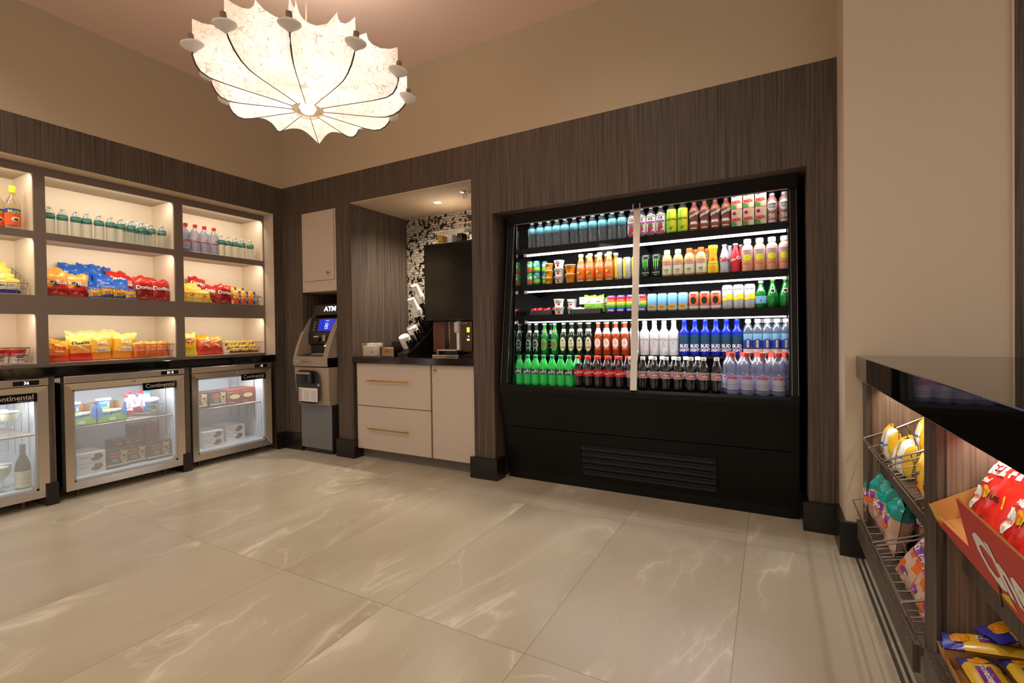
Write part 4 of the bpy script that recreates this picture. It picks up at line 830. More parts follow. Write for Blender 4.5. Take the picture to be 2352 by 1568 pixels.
for j in range(3): dup(fr_, (2.764, YF, ZB+.0535*j), 0, 'yellow fruit cup, '+['bottom', 'middle', 'top'][j]+' of the stack right of the juice cans', 'yellow fruit cups')
for j in range(3): dup(yo, (2.848, YF, ZB+.059*j), 0, 'white yogurt cup, '+['bottom', 'middle', 'top'][j]+' of the stack on the second shelf', 'yogurt cup stack')
for j in range(2): dup(ob, (2.937, YF, ZB+.069*j), 0, 'orange fruit bowl cup, '+['bottom', 'top'][j]+' of the stack left of the orange tea bottles', 'orange fruit bowls')
fz = [(.028, 0), (.033, .006), (.034, .07), (.032, .10), (.027, .13), (.018, .165), (.0155, .18), (.0155, .19)]
fu = bottle('iced_tea_bottle', 'x', 'drink bottle', fz, 'gold', (.188, .207, .0185, 'cap_white'), [(.004, .155, 'lab_orange')], lambda m, q: m.text('fuze', .036, 0, .118, 'white', SS(fz, .0014), .01).ell(-.012, .070, .012, .009, 'lab_yellow', SS(fz)).ell(.008, .064, .012, .006, 'lab_green', SS(fz, .0016), rot=-.5).text('MANGO', .010, 0, .038, 'peach', SS(fz)).rect(-.024, .006, .024, .012, 'peach', SS(fz)))
row(fu, [3.022, 3.093, 3.165, 3.236], YF, ZB, 0, 'orange iced tea bottle with white cap, {} of the front four', 'orange teas'); row(fu, [3.05, 3.12, 3.195, 3.262], YF+.075, ZB, 0, 'orange iced tea bottle, {} of the four set behind', 'orange teas behind')
cel = can(.157, .028, 'lab_silver', [], lambda m, a, b: m.rect(-.05, .02, -.002, .145, 'lab_yellow', a, 8).text('CELSIUS', .018, .0, .09, 'white', b, .01, RZ).poly([(.0, .02), (.03, .02), (.03, .05)], 'white', a))
row(cel, [3.303, 3.364, 3.424], YF, ZB, 0, 'slim silver and yellow energy can, {} of three by the mullion', 'silver energy cans')
def claw(m, a, b):
    for dx, zb in ((-.013, .06), (0, .045), (.013, .06)):
        m.poly([(dx-.005, .125), (dx+.005, .128), (dx+.0035, .10), (dx+.004, .09), (dx, zb), (dx-.003, .088), (dx-.002, .10)], 'neon_glow', a)
    m.text('MONSTER', .012, 0, .034, 'lab_silver', a, .03).text('ENERGY', .007, 0, .020, 'neon_glow', a, .01)
mat('neon_glow', '4fe02a', .4, emit=.25, ecol='46d420')  # printed green given a faint glow of its own
mon = can(.157, .032, 'ink', [], claw)
row(mon, [3.496, 3.566], YF, ZB, 0, 'black energy can with green claw mark, {} one', 'black energy cans'); dup(mon, (3.60, YF+.07, ZB), 0, 'black energy can with green claw mark standing behind', 'black energy cans')
dk = [(.029, 0), (.034, .006), (.034, .06), (.032, .075), (.034, .09), (.034, .115), (.026, .14), (.018, .15), (.0175, .155)]
def dunk(capm): return bottle('iced_coffee_bottle', 'x', 'coffee drink', dk, 'coffee', (.152, .180, .020, capm), [(.015, .105, 'lab_cream')], lambda m, q: m.text('DUNKIN', .017, 0, .096, 'lab_orange', SS(dk, .0016), .04).text('DONUTS', .017, 0, .078, 'lab_pink', SS(dk, .0016), .04).text('ICED', .014, 0, .042, 'choc2', SS(dk, .0016), .03).text('COFFEE', .008, 0, .026, 'choc2', SS(dk, .0016), .01))
d1 = dunk('lab_cream'); d2 = dunk('lab_orange')
row(d1, [3.637, 3.708], YF, ZB, 0, 'iced coffee bottle with cream cap, {} one', 'cream-capped coffees'); row(d2, [3.780, 3.852], YF, ZB, 0, 'iced coffee bottle with orange cap, {} one in front', 'orange-capped coffees'); row(d2, [3.81, 3.885], YF+.075, ZB, 0, 'iced coffee bottle with orange cap, {} one set behind', 'orange-capped coffees')
tr_ = [(.030, 0), (.034, .01), (.033, .05), (.026, .10), (.022, .125), (.027, .155), (.028, .165)]
tp_ = bottle('orange_juice_bottle', 'yellow orange juice carafe between the coffee and cola bottles', 'juice bottle', tr_, 'juice', (.165, .185, .029, 'lab_yellow'), [(.01, .08, 'lab_yellow')], lambda m, q: m.text('Tropicana', .013, 0, .068, 'lab_green', SS(tr_, .0016), .02).ell(0, .035, .022, .022, 'juice', SS(tr_, .0016)).ell(-.0, .094, .013, .009, 'lab_orange', SS(tr_, .0016))); dup(tp_, (3.925, YF, ZB))
gl = [(.026, 0), (.029, .01), (.026, .045), (.030, .085), (.028, .105), (.016, .15), (.012, .165), (.012, .178)]
g1 = bottle('cola_bottle', 'x', 'cola bottle', gl, 'lab_silver', (.174, .184, .015, 'lab_silver'), (), lambda m, q: m.text('Coke', .036, 0, .085, 'lab_red', SS(gl, .0016), .03)); g2 = bottle('cola_bottle', 'x', 'cola bottle', gl, 'lab_red', (.174, .184, .015, 'lab_silver'), (), lambda m, q: m.text('Coca-Cola', .028, 0, .085, 'white', SS(gl, .0016), .03, .25))
dup(g1, (3.993, YF, ZB), 0, 'silver contour cola bottle in front', 'silver cola bottles'); dup(g1, (4.02, YF+.065, ZB), 0, 'silver contour cola bottle behind the front one', 'silver cola bottles'); dup(g2, (4.057, YF, ZB), 0, 'red contour cola bottle in front', 'red cola bottles'); dup(g2, (4.087, YF+.065, ZB), 0, 'red contour cola bottle behind the front one', 'red cola bottles')
hb = [(.031, 0), (.0335, .006), (.0335, .13), (.030, .155), (.018, .172), (.0175, .18)]
hu = bottle('lemonade_bottle', 'x', 'lemonade bottle', hb, 'peach', (.176, .204, .022, 'lab_silver'), [(.075, .15, 'pinkish')], lambda m, q: m.text("Hubert's", .016, 0, .128, 'ink', SS(hb, .0016), .01).text('LEMONADE', .008, 0, .113, 'ink', SS(hb, .0016), .01).ell(0, .085, .024, .020, 'lemon', SS(hb, .0016), 20, 2).text('Mango', .016, 0, .048, 'lab_orange', SS(hb, .0016), .02), seg=20)
row(hu, [4.125, 4.193, 4.260, 4.327], YF, ZB, 0, 'peach lemonade bottle with yellow lemon mark, {} of four', 'lemonades')
# third shelf
ZC = 1.241
def dish(label, w_, x):
    m = MB().prism([(0, .0), (.0, .035), (.008, .036), (.012, .008), (.15, .008), (.154, .036), (.162, .035), (.162, 0)], -w_/2, w_/2, 'wicker').box((-w_/2, 0, 0), (-w_/2+.005, .16, .036), 'wicker').box((w_/2-.005, 0, 0), (w_/2, .16, .036), 'wicker')
    o = m.obj('wicker_tray'); tag(o, label, 'tray'); o.location = (x, .235, ZC); return o
mat('wicker', '2c2519', .6, bump=(180, .8))
dish('black woven tray of red cheese packs on the third cooler shelf', .20, 2.70); dish('black woven tray of salad packs on the third cooler shelf', .24, 3.06)
rp_ = bag('q', .05, .05, .03, lambda u, v: F('c01020') if v > .3 else F('d9d2c8'), None, 101, 6, 6)
for i in range(6): setbag(rp_, 'cheese_pack', 'small red foil cheese pack, '+ordn(i, 6)+' in the black woven tray', 'snack pack', (2.622+.031*i, .25+.03*(i % 2), ZC+.010), (-.2, .2*math.sin(i*3), .3*math.sin(i)), 'red cheese packs')
for j in range(2): dup(yo, (2.842, YF, ZC+.059*j), .3, 'white yogurt cup, '+['bottom', 'top'][j]+' of the front pair on the third shelf', 'third-shelf yogurts')
dup(yo, (2.915, YF+.085, ZC), 0, 'white yogurt cup set back, lower one on the third shelf', 'third-shelf yogurts'); dup(yo, (2.915, YF+.085, ZC+.059), 0, 'white yogurt cup set back, upper one on the third shelf', 'third-shelf yogurts')
cd = MB().box((-.04, 0, 0), (.04, .003, .055), 'paper').text('Grab Time', .012, 0, .038, 'ink_grey', flat(0), 0).text('Use It All', .012, 0, .02, 'ink_grey', flat(0), 0).obj('price_card'); tag(cd, 'small white typed card standing behind the salad packs', 'card'); cd.location = (3.02, .33, ZC+.075)
MB().box((-.03, .0, -.075), (.03, .003, 0), 'case_black').obj('stand', cd)
sal = bag('q', .085, .125, .04, lambda u, v: 'neon_bag' if v > .82 else (F('7fb23c') if v < .45 else F('efe4c0')), words(('Fresh', .12, 0, .6, 'ink', .2)), 103, 8, 8); mat('neon_bag', '9be22c', .4)
for i, (x, y) in enumerate([(3.078, .258), (3.150, .262), (3.185, .33)]): setbag(sal, 'salad_bag', ['green-topped salad bag, left one standing in the woven tray', 'green-topped salad bag, right one standing in the woven tray', 'green-topped salad bag pushed behind the rainbow cans'][i], 'salad bag', (x, y, ZC+(.012 if i < 2 else .0)), (-.08, 0, 0), 'salad bags')
sw = bag('q', .07, .045, .04, lambda u, v: F('efe4c0') if v > .4 else F('7fb23c'), None, 105, 6, 6)
for i in range(2): setbag(sw, 'sandwich_pack', 'pale green snack pack, '+('left' if i == 0 else 'right')+' one lying in the salad tray', 'snack pack', (2.978+.052*i, .262, ZC+.012), (-.3, 0, .1), 'pale green packs')
rb = can(.123, .033, 'violet', [(.022, .034, 'lab_blue'), (.034, .050, 'lab_green'), (.050, .064, 'lab_lime'), (.064, .078, 'lab_yellow'), (.078, .093, 'lab_orange'), (.093, .110, 'lab_red')], lambda m, a, b: m.text('MUSIC', .016, 0, .088, 'pinkish', a, .02).text('WIND', .02, 0, .064, 'lab_cream', a, .02).text('WIND', .017, .0, .018, 'white', a, .03))
row(rb, [3.25, 3.319, 3.388, 3.466], YF, ZC, 0, 'rainbow-striped can, {} of four on the third cooler shelf', 'rainbow cans')
bc = can(.123, .033, 'lab_sky', [(.012, .035, 'coffee')], lambda m, a, b: m.ell(0, .035, .024, .014, 'gold', a).text('NINKASI', .010, 0, .03, 'choc2', b, .01))
row(bc, [3.535, 3.603, 3.670, 3.738], YF, ZC, 0, 'pale blue can with sandy base, {} of four on the third cooler shelf', 'pale blue cans')
pk = can(.123, .033, 'brownpink', [(.012, .03, 'lab_silver')], lambda m, a, b: m.ell(0, .066, .028, .034, 'lab_orange', a, 18, 3).ell(0, .064, .017, .024, 'ink', b).rect(-.02, .10, .02, .106, 'lab_red', a))
row(pk, [3.806, 3.873, 3.940], YF, ZC, 0, 'copper can with dark centre blot, {} of three on the third cooler shelf', 'copper cans')
dz = can(.155, .032, 'lab_silver', [], lambda m, a, b: m.text('DAURA', .017, 0, .125, 'ink', a, .01).rect(-.040, .055, .0, .075, 'lab_yellow', a, 8).rect(-.004, .060, .040, .095, 'lab_yellow', a, 8))
row(dz, [4.008, 4.072, 4.136], YF, ZC, 0, 'tall white can with yellow ribbon, {} of three on the third cooler shelf', 'tall white cans')
pp1 = [(.028, 0), (.032, .01), (.033, .06), (.029, .10), (.018, .13), (.0125, .15), (.012, .163)]
pg = bottle('mineral_water_bottle', 'green sparkling mineral water bottle with pale blue label', 'water bottle', pp1, 'g_green', (.158, .172, .015, 'lab_silver'), [(.03, .075, 'lab_sky')], lambda m, q: m.text('S.PELLEGRINO', .009, 0, .068, 'ink_blue', SS(pp1, .0016), 0).ell(0, .05, .004, .006, 'lab_red', SS(pp1, .0016)).ell(0, .118, .012, .012, 'lab_white', SS(pp1, .0016))); dup(pg, (4.198, YF, ZC))
pp2 = [(.026, 0), (.034, .012), (.036, .04), (.032, .08), (.020, .12), (.012, .155), (.0115, .172)]
pe = bottle('mineral_water_bottle', 'x', 'water bottle', pp2, 'g_green', (.168, .180, .014, 'lab_lime'), (), lambda m, q: m.ell(0, .104, .014, .014, 'lab_cream', SS(pp2, .0016)).ell(0, .104, .011, .011, 'g_dark', SS(pp2, .0022)))
row(pe, [4.262, 4.330], YF, ZC, 0, 'teardrop dark green mineral water bottle, {} one at the third shelf end', 'teardrop green waters')
# fourth shelf: beer
ZD = .944
bp_ = [(.028, 0), (.0305, .004), (.0305, .125), (.027, .145), (.015, .175), (.013, .19), (.0135, .225)]
def beer(name, glass, capm, bands, marks): return bottle(name, 'x', 'beer bottle', bp_, glass, (.222, .233, .0155, capm), bands, marks)
ring = beer('beer_bottle', 'g_dark', 'lab_silver', [(.165, .180, 'lab_silver')], lambda m, q: m.ell(0, .075, .024, .035, 'lab_silver', SS(bp_, .0012)).ell(0, .075, .017, .027, 'g_dark', SS(bp_, .002)).text("BECK'S", .010, 0, .075, 'lab_silver', SS(bp_, .0026), .01).rect(-.018, .022, -.012, .045, 'lab_silver', SS(bp_)).rect(.012, .022, .018, .045, 'lab_silver', SS(bp_)))
row(ring, [2.590, 2.650], YF-.0, ZD, 0, 'dark green beer bottle with grey ring label, {} one in front', 'ring-label beers'); row(ring, [2.615, 2.68, 2.745], YF+.07, ZD, 0, 'dark green beer bottle with grey ring label, {} one set behind', 'ring-label beers')
xx = beer('beer_bottle', 'g_green', 'lab_silver', [(.165, .188, 'lab_green')], lambda m, q: m.ell(0, .07, .026, .042, 'lab_cream', SS(bp_, .0012)).ell(0, .07, .024, .039, 'lab_green', SS(bp_, .0017)).text('XX', .036, 0, .07, 'lab_red', SS(bp_, .0024), .04).ell(0, .176, .008, .008, 'lab_red', SS(bp_, .0018)))
row(xx, [2.722, 2.806], YF, ZD, 0, 'green beer bottle with red crossed mark, {} one', 'red-mark beers')
lg = beer('beer_bottle', 'g_dark', 'lab_cream', [(.168, .188, 'lab_cream')], lambda m, q: m.ell(0, .075, .024, .052, 'lab_cream', SS(bp_, .0012), 20, 3).text('LAGER', .017, 0, .052, 'choc', SS(bp_, .0022), .03).text('Yuengling', .010, 0, .078, 'ink_grey', SS(bp_, .0022), .01).ell(0, .102, .008, .008, 'ink_grey', SS(bp_, .002)))
row(lg, [2.878, 2.944, 3.010, 3.078], YF, ZD, 0, 'green lager bottle with tall cream oval label, {} of the front four', 'cream-label lagers'); row(lg, [2.91, 2.975, 3.04], YF+.07, ZD, 0, 'green lager bottle with cream neck band, {} of the three behind', 'cream-label lagers behind')
am = beer('cider_bottle', 'g_amber', 'lab_white', [(.150, .190, 'lab_white')], lambda m, q: m.ell(0, .082, .023, .034, 'lab_white', SS(bp_, .0012), 20, 3).text('ROSE', .012, 0, .084, 'lab_orange', SS(bp_, .0022), .01).ell(0, .103, .004, .004, 'lab_red', SS(bp_, .0022)).rect(-.02, .036, .02, .048, 'lab_orange', SS(bp_, .0012)))
row(am, [3.148, 3.214, 3.280, 3.346], YF, ZD, 0, 'amber cider bottle with white oval label, {} of the front four', 'amber ciders'); row(am, [3.18, 3.246, 3.312, 3.378], YF+.07, ZD, 0, 'amber cider bottle with white neck, {} of the four behind', 'amber ciders behind')
ap = [(.030, 0), (.0325, .005), (.0325, .150), (.030, .162), (.018, .18), (.015, .215), (.017, .219), (.017, .226)]
ul = bottle('aluminium_beer_bottle', 'x', 'beer bottle', ap, 'alu_white', (.225, .236, .0165, 'lab_silver'), (), lambda m, q: m.text('ULTRA', .022, 0, .105, 'ink_grey', SS(ap, .0012), .0).poly([(-.004, .088), (.004, .088), (0, .078)], 'lab_red', SS(ap)))
row(ul, [3.414, 3.482, 3.548, 3.612, 3.676], YF, ZD, 0, 'white aluminium beer bottle, {} of five on the beer shelf', 'white aluminium beers')
mat('lab_navy', '1b4668', .35)
bu = bottle('aluminium_beer_bottle', 'x', 'beer bottle', ap, 'alu_blue', (.225, .236, .0165, 'alu_blue'), [(.07, .135, 'lab_navy')], lambda m, q: m.text('BUD', .030, 0, .062, 'white', SS(ap, .0016), .05).text('LIGHT', .026, 0, .036, 'white', SS(ap, .0016), .05)); 

row(bu, [3.744, 3.810, 3.874, 3.938, 4.000, 4.062], YF, ZD, 0, 'blue aluminium beer bottle with white lettering, {} of six', 'blue aluminium beers')
sp_ = [(.030, 0), (.0335, .006), (.0335, .135), (.031, .16), (.022, .19), (.013, .203), (.013, .212)]
sm = bottle('water_bottle', 'x', 'water bottle', sp_, 'pet_blue', (.208, .232, .0165, 'cap_white'), (), lambda m, q: m.ell(0, .078, .030, .030, 'lab_blue', SS(sp_, .0012), 20, 3).rect(-.028, .10, .028, .14, 'lab_sky', SS(sp_, .0008)).rect(-.006, .055, .006, .10, 'lab_cream', SS(sp_, .002)).text('smart', .010, 0, .078, 'lab_blue', SS(sp_, .0028), 0, RZ).rect(-.03, .02, .03, .045, 'lab_white', SS(sp_, .0008)))
row(sm, [4.125, 4.178, 4.232, 4.284, 4.333], YF, ZD, 0, 'clear blue water bottle with white cap, {} of five on the beer shelf', 'clear blue waters')
row(sm, [4.205, 4.258, 4.310], YF+.068, ZD, 0, 'clear blue water bottle, {} of three behind the front five', 'clear blue waters behind')
# deck
ZE = .7225
sv = [(.026, 0), (.031, .006), (.033, .02), (.030, .045), (.033, .075), (.033, .125), (.031, .145), (.020, .18), (.0135, .195), (.013, .202)]
mat('spr_label', '1c5a5a', .4)
def soda(body, capm, bands, marks, liquid): return bottle('soda_bottle', 'x', 'soda bottle', sv, body, (.198, .218, .0155, capm), bands, marks, liquid)
sr = soda('pet_green', 'cap_green', [(.082, .120, 'spr_label')], lambda m, q: m.text('Sprite', .022, -.002, .10, 'white', SS(sv, .0016), .02, .15).ell(.010, .112, .006, .005, 'lab_yellow', SS(sv, .002)).rect(.024, .084, .034, .118, 'lab_silver', SS(sv, .0014)), None)
row(sr, [2.590, 2.656, 2.722, 2.790, 2.858, 2.926, 2.992], .085, ZE, 0, 'green lemon-lime soda bottle, {} of the front row on the bottom deck', 'green sodas, front', .2)
row(sr, [2.624, 2.69, 2.756, 2.824, 2.892, 2.959, 3.02], .16, ZE, 0, 'green lemon-lime soda bottle, {} of the back row on the bottom deck', 'green sodas, back', .2)
ck_ = soda('pet_soda', 'cap_red', [(.080, .125, 'lab_red')], lambda m, q: m.text('Coca-Cola', .021, 0, .104, 'white', SS(sv, .0016), .02, .12), ('cola', .165))
row(ck_, [3.060, 3.134, 3.206, 3.281, 3.355], .085, ZE, 0, 'red-label cola bottle, {} of the front row on the bottom deck', 'red colas, front', .2); row(ck_, [3.095, 3.165, 3.240, 3.312, 3.385], .16, ZE, 0, 'red-label cola bottle, {} of the back row on the bottom deck', 'red colas, back', .2)
dc = soda('pet_soda', 'cap_white', [(.080, .125, 'lab_silver')], lambda m, q: m.rect(-.032, .090, .032, .113, 'lab_red', SS(sv, .0014), 10).text('Coke', .024, -.004, .102, 'white', SS(sv, .0022), .03), ('cola', .165))
row(dc, [3.430, 3.508, 3.582, 3.656, 3.731, 3.807, 3.882, 3.957], .085, ZE, 0, 'silver-label diet cola bottle, {} of the front row on the bottom deck', 'diet colas, front', .2); row(dc, [3.545, 3.618, 3.692, 3.765, 3.838], .16, ZE, 0, 'silver-label diet cola bottle, {} of the back row on the bottom deck', 'diet colas, back', .2)
ev2 = evian(.25, .0375)
row(ev2, [4.045, 4.125, 4.207, 4.290], .088, ZE, 0, 'large red-capped water bottle, {} of the front four on the bottom deck', 'large red-capped waters, front'); row(ev2, [4.02, 4.098, 4.176, 4.252, 4.318], .17, ZE, 0, 'large red-capped water bottle, {} of the five behind on the deck', 'large red-capped waters, back')
# ================================================================ things inside the small fridges
for k, c_ in dict(tub_blue='3f86b8', tub_green='8cc45a', carton_blue='4a8fd0', dinner='3a2c26', dinner2='8a3c24', pasta='e0c07a', icebar='7a4632', candyred='c0392b').items(): mat(k, c_, .5)
def ice_tub(): 
    P = [(.038, 0), (.046, .07)]
    return bottle('ice_cream_tub', 'x', 'tub', P, 'tub_blue', (.068, .082, .050, 'lab_white'), [(.0, .018, 'tub_green')], lambda m, q: m.text('BEN&JERRYS', .014, 0, .05, 'white', SS(P), .01).rect(.012, .022, .030, .042, 'lab_white', SS(P)))
tb = ice_tub(); SZ = .480
def tray_carton(label, y, w_, x=-.13):
    m = MB(); h = w_/2
    m.prism([(-h, 0), (h, 0), (h, .13), (h-.02, .14), (h-.04, .06), (-h+.04, .045), (-h+.02, .12), (-h, .125)], 0, .003, 'tub_green', 'y')
    m.box((-h, .003, 0), (-h+.003, .20, .125), 'carton_blue').box((h-.003, .003, 0), (h, .20, .14), 'carton_blue').box((-h, .20, 0), (h, .203, .14), 'cardboard').box((-h, 0, 0), (h, .203, .003), 'cardboard').box((-h+.0032, .01, .003), (-h+.004, .2, .12), 'cardboard').box((h-.004, .01, .003), (h-.0032, .2, .135), 'cardboard')
    m.prism([(-h, .03), (-h, .125), (-h+.02, .12), (-h+.038, .05)], -.0008, 0, 'carton_blue', 'y').prism([(h, .03), (h, .13), (h-.02, .14), (h-.038, .06)], -.0008, 0, 'carton_blue', 'y').ell(0, .022, .022, .011, 'lab_white', flat(0, .0012))
    o = m.obj('display_carton'); tag(o, label, 'carton', 'tub cartons'); o.location = (x, y, SZ); o.rotation_euler = (0, 0, RZ)
tray_carton('green and blue cut-out carton of ice cream tubs, left on the middle fridge shelf', -1.55, .17); tray_carton('green and blue cut-out carton of ice cream tubs, second on the middle fridge shelf', -1.365, .18)
for y, x, j, lab in [(-1.585, -.185, 0, 'blue ice cream tub in the left carton, front left'), (-1.515, -.21, 0, 'blue ice cream tub in the left carton, front right'), (-1.585, -.19, 1, 'blue ice cream tub stacked on top in the left carton'), (-1.405, -.185, 0, 'blue ice cream tub in the second carton, front left'), (-1.325, -.20, 0, 'blue ice cream tub in the second carton, front right'), (-1.37, -.27, 1, 'blue ice cream tub stacked on top in the second carton')]:
    dup(tb, (x, y, SZ+.004+.083*j), RZ, lab, 'ice cream tubs')
dup(tb, (-.285, -1.40, SZ+.004), RZ, 'blue ice cream tub underneath the stacked one in the second carton', 'ice cream tubs')
basket('wire basket of wrapped ice bars on the middle fridge shelf', .24, .22, .085, .085, (-.12, -1.15, SZ+.002), (0, 0, RZ), 6)
ibs = [bag('i', .05, .16, .022, lambda u, v, c=c: F('ffffff') if .2 < v < .8 else F(c), words(('Good', .14, 0, .5, 'red', RZ)), 111+k, 8, 10) for k, c in enumerate(('c01020', '2a7be0', 'c01020'))]
for i in range(6): setbag(ibs[i % 3], 'ice_cream_bar', 'wrapped white ice cream bar, '+ordn(i, 6)+' sticking up from the fridge basket', 'ice cream bar', (-.17-.03*(i % 2), -1.235+.028*i, SZ+.03+.012*(i % 3)), (-.3, .35*math.sin(i*2.2), RZ), 'wrapped ice bars')
dup(tb, (-.175, -1.085, SZ+.055), (.2, -.1, RZ), 'blue ice cream tub lying in the wire basket of bars', 'ice cream tubs')
def mealbox(nm, lab, w_, d, h, col, marks, loc, rz, group, cat='food box'):
    m = MB().rbox((-w_/2, 0, 0), (w_/2, d, h), col, .0015); marks(m, w_, h); o = m.obj(nm); tag(o, lab, cat, group); o.location = loc; o.rotation_euler = (0, 0, rz); return o
def lean(m, w_, h):
    f = flat(0); m.text('+Lean', h*.19, -w_*.14, h*.80, 'lab_orange', f, .03).text('cuisine', h*.19, -w_*.14, h*.64, 'lab_orange', f, .03).text('Honey', h*.10, -w_*.12, h*.46, 'white', f, .01).text('Chicken', h*.10, -w_*.10, h*.35, 'white', f, .01)
    m.rect(-w_*.5, h*.12, w_*.5, h*.2, 'lab_cream', flat(0, .0005), 2)
    rr = random.Random(5)
    for k in range(22): m.ell(w_*.30+rr.uniform(-.12, .12)*w_, h*.5+rr.uniform(-.34, .40)*h, h*.09, h*.035, 'pasta', flat(0, .001+.0002*k), 10, 1, rr.uniform(0, 3))
def bowl(m, w_, h):
    f = flat(0, .001); m.ell(-w_*.28, h*.82, w_*.14, h*.09, 'ink', f).text('Stouffers', h*.09, -w_*.28, h*.82, 'white', flat(0, .002), 0).ell(0, h*.40, w_*.36, h*.16, 'ink', f).ell(0, h*.48, w_*.33, h*.16, 'pasta', flat(0, .002)).text('Lasagna', h*.11, -w_*.18, h*.12, 'lab_cream', f, .01)
def drum(m, w_, h):
    f = flat(0, .001)
    for zz in (.27, .75): m.ell(w_*.18, h*zz, w_*.22, h*.17, 'icebar', f, 18, 2, .25).ell(w_*.02, h*(zz+.08), w_*.06, h*.09, 'white', flat(0, .002)).text('Klondike', h*.10, -w_*.28, h*(zz+.05), 'icebar', f, .01)
    m.rect(-w_*.5, h*.49, w_*.5, h*.505, 'ink_grey', f, 2)
FZ = .126; GD = 'frozen dinner boxes'
mealbox('frozen_dinner_box', 'dark frozen dinner box, left of the front row in the middle fridge', .135, .04, .14, 'dinner', lean, (-.12, -1.345, FZ), RZ, GD)
mealbox('frozen_dinner_box', 'dark frozen dinner box, centre of the front row in the middle fridge', .135, .04, .14, 'dinner', lean, (-.14, -1.215, FZ), RZ, GD)
mealbox('frozen_dinner_box', 'dark frozen dinner box with pasta picture, right of the front row in the middle fridge', .165, .04, .145, 'dinner', lean, (-.12, -1.065, FZ), RZ, GD)
for i, y in enumerate((-1.30, -1.235, -1.17)): mealbox('frozen_dinner_box', 'dark frozen dinner box, '+('left', 'middle', 'right')[i]+' of the second row showing its end in the middle fridge', .055, .16, .185, 'dinner', lambda m, w_, h: m.rect(-w_*.3, h*.85, w_*.3, h*.92, 'lab_orange', flat(0, .001), 1), (-.21, y, FZ), RZ, GD)
for i, y in enumerate((-1.115, -1.03)): mealbox('frozen_dinner_box', 'red-brown frozen dinner box standing highest at the back, '+('left', 'right')[i]+' one', .075, .15, .27, ('dinner', 'dinner2')[i], lambda m, w_, h: m.ell(0, h*.6, w_*.35, h*.25, 'dinner2', flat(0, .001)), (-.31, y, FZ), RZ, GD)
GI = 'white ice cream bar boxes'
for y, x, lab in [(-1.50, -.12, 'white box of chocolate ice bars, front of the middle fridge floor'), (-1.50, -.25, 'white box of chocolate ice bars right behind the front one')]: mealbox('ice_bar_box', lab, .165, .12, .15, 'lab_white', drum, (x, y, FZ), RZ, GI)
mealbox('cardboard_box', 'plain brown cardboard box at the back of the middle fridge floor', .13, .12, .17, 'cardboard', lambda m, w_, h: None, (-.39, -1.53, FZ), RZ, None, 'box')
mealbox('ice_bar_box', 'white box of chocolate ice bars, left one on the corner fridge floor', .17, .26, .14, 'lab_white', drum, (-.13, -.625, FZ), RZ-.05, GI)
mealbox('ice_bar_box', 'white box of chocolate ice bars, right one on the corner fridge floor', .17, .24, .145, 'lab_white', drum, (-.20, -.385, FZ), RZ-.05, GI)
for i, (y, x, k) in enumerate([(-.735, -.15, lean), (-.575, -.14, lean), (-.415, -.15, bowl), (-.27, -.18, bowl)]):
    mealbox('frozen_dinner_box', ['dark frozen dinner box, leftmost on the corner fridge shelf', 'dark frozen dinner box with pasta picture, second on the corner fridge shelf', 'reddish frozen dinner box with bowl picture, third on the corner fridge shelf', 'reddish frozen dinner box, rightmost on the corner fridge shelf'][i], .145, .18, .135, 'dinner' if k is lean else 'dinner2', k, (x, y, SZ), RZ, GD)
# far left fridge
gob = [(.036, 0), (.034, .004), (.006, .010), (.005, .05), (.010, .06), (.032, .085), (.042, .115), (.045, .150)]
gb = bottle('dessert_goblet', 'x', 'dessert cup', gob, 'pet', (.150, .160, .047, 'lab_white'), [(.10, .148, 'lab_cream')], None)
for x, y, z, lab in [(-.16, -1.915, SZ, 'clear stemmed dessert goblet with white lid on the far left fridge shelf'), (-.30, -1.93, SZ, 'clear stemmed dessert goblet behind another on the far left fridge shelf'), (-.14, -1.975, FZ, 'clear dessert goblet on the far left fridge floor, foremost'), (-.24, -1.93, FZ, 'clear dessert goblet on the far left fridge floor, behind the wine'), (-.33, -1.99, FZ, 'clear dessert goblet on the far left fridge floor, rearmost')]: dup(gb, (x, y, z), RZ, lab, 'dessert goblets')
wp = [(.037, 0), (.040, .005), (.040, .13), (.036, .17), (.018, .215), (.0145, .23), (.0145, .285)]
wb = bottle('wine_bottle', 'olive glass white wine bottle with a corkscrew picture on its pale label', 'wine bottle', wp, 'g_wine', (.225, .292, .0155, 'ink_grey'), [(.012, .118, 'lab_cream')], lambda m, q: m.text('CORKSCREW', .010, 0, .035, 'ink_grey', SS(wp, .0018), 0).poly([(-.025, .066), (-.019, .060), (.018, .095), (.014, .102)], 'gold', SS(wp, .002)).poly([(-.004, .084), (-.001, .081), (.026, .060), (.024, .056)], 'ink_grey', SS(wp, .0022)))
dup(wb, (-.115, -1.868, FZ), RZ)

# ================================================================ coffee alcove
mat('cup_paper', 'ece6dc', .5); mat('acrylic_edge', 'cfc6ba', .15); clear('acrylic', 'f8f5f0', .04, .03, .2, .4); mat('machine_black', '0d0808', .18, coat=.15); mat('kraft', 'b98a52', .8); mat('copper_dark', '5c4236', .3, .5)
cz = .912
t_ = thing('napkin_holder', 'clear acrylic holder full of folded cream napkins', 'napkin holder', (1.075, .05, cz))
MB().box((-.072, 0, 0), (.072, .003, .115), 'acrylic').box((-.072, .12, 0), (.072, .123, .125), 'acrylic').box((-.072, .003, 0), (.072, .12, .003), 'acrylic').box((-.074, 0, 0), (-.071, .123, .12), 'acrylic').box((.071, 0, 0), (.074, .123, .12), 'acrylic').obj('holder', t_)
nk = MB()
for i in range(9): nk.rbox((-.066, .008+.012*i, .004), (.066, .018+.012*i, .094+(.022 if i > 3 else 0)+.002*(i % 2)), 'paper', .003)
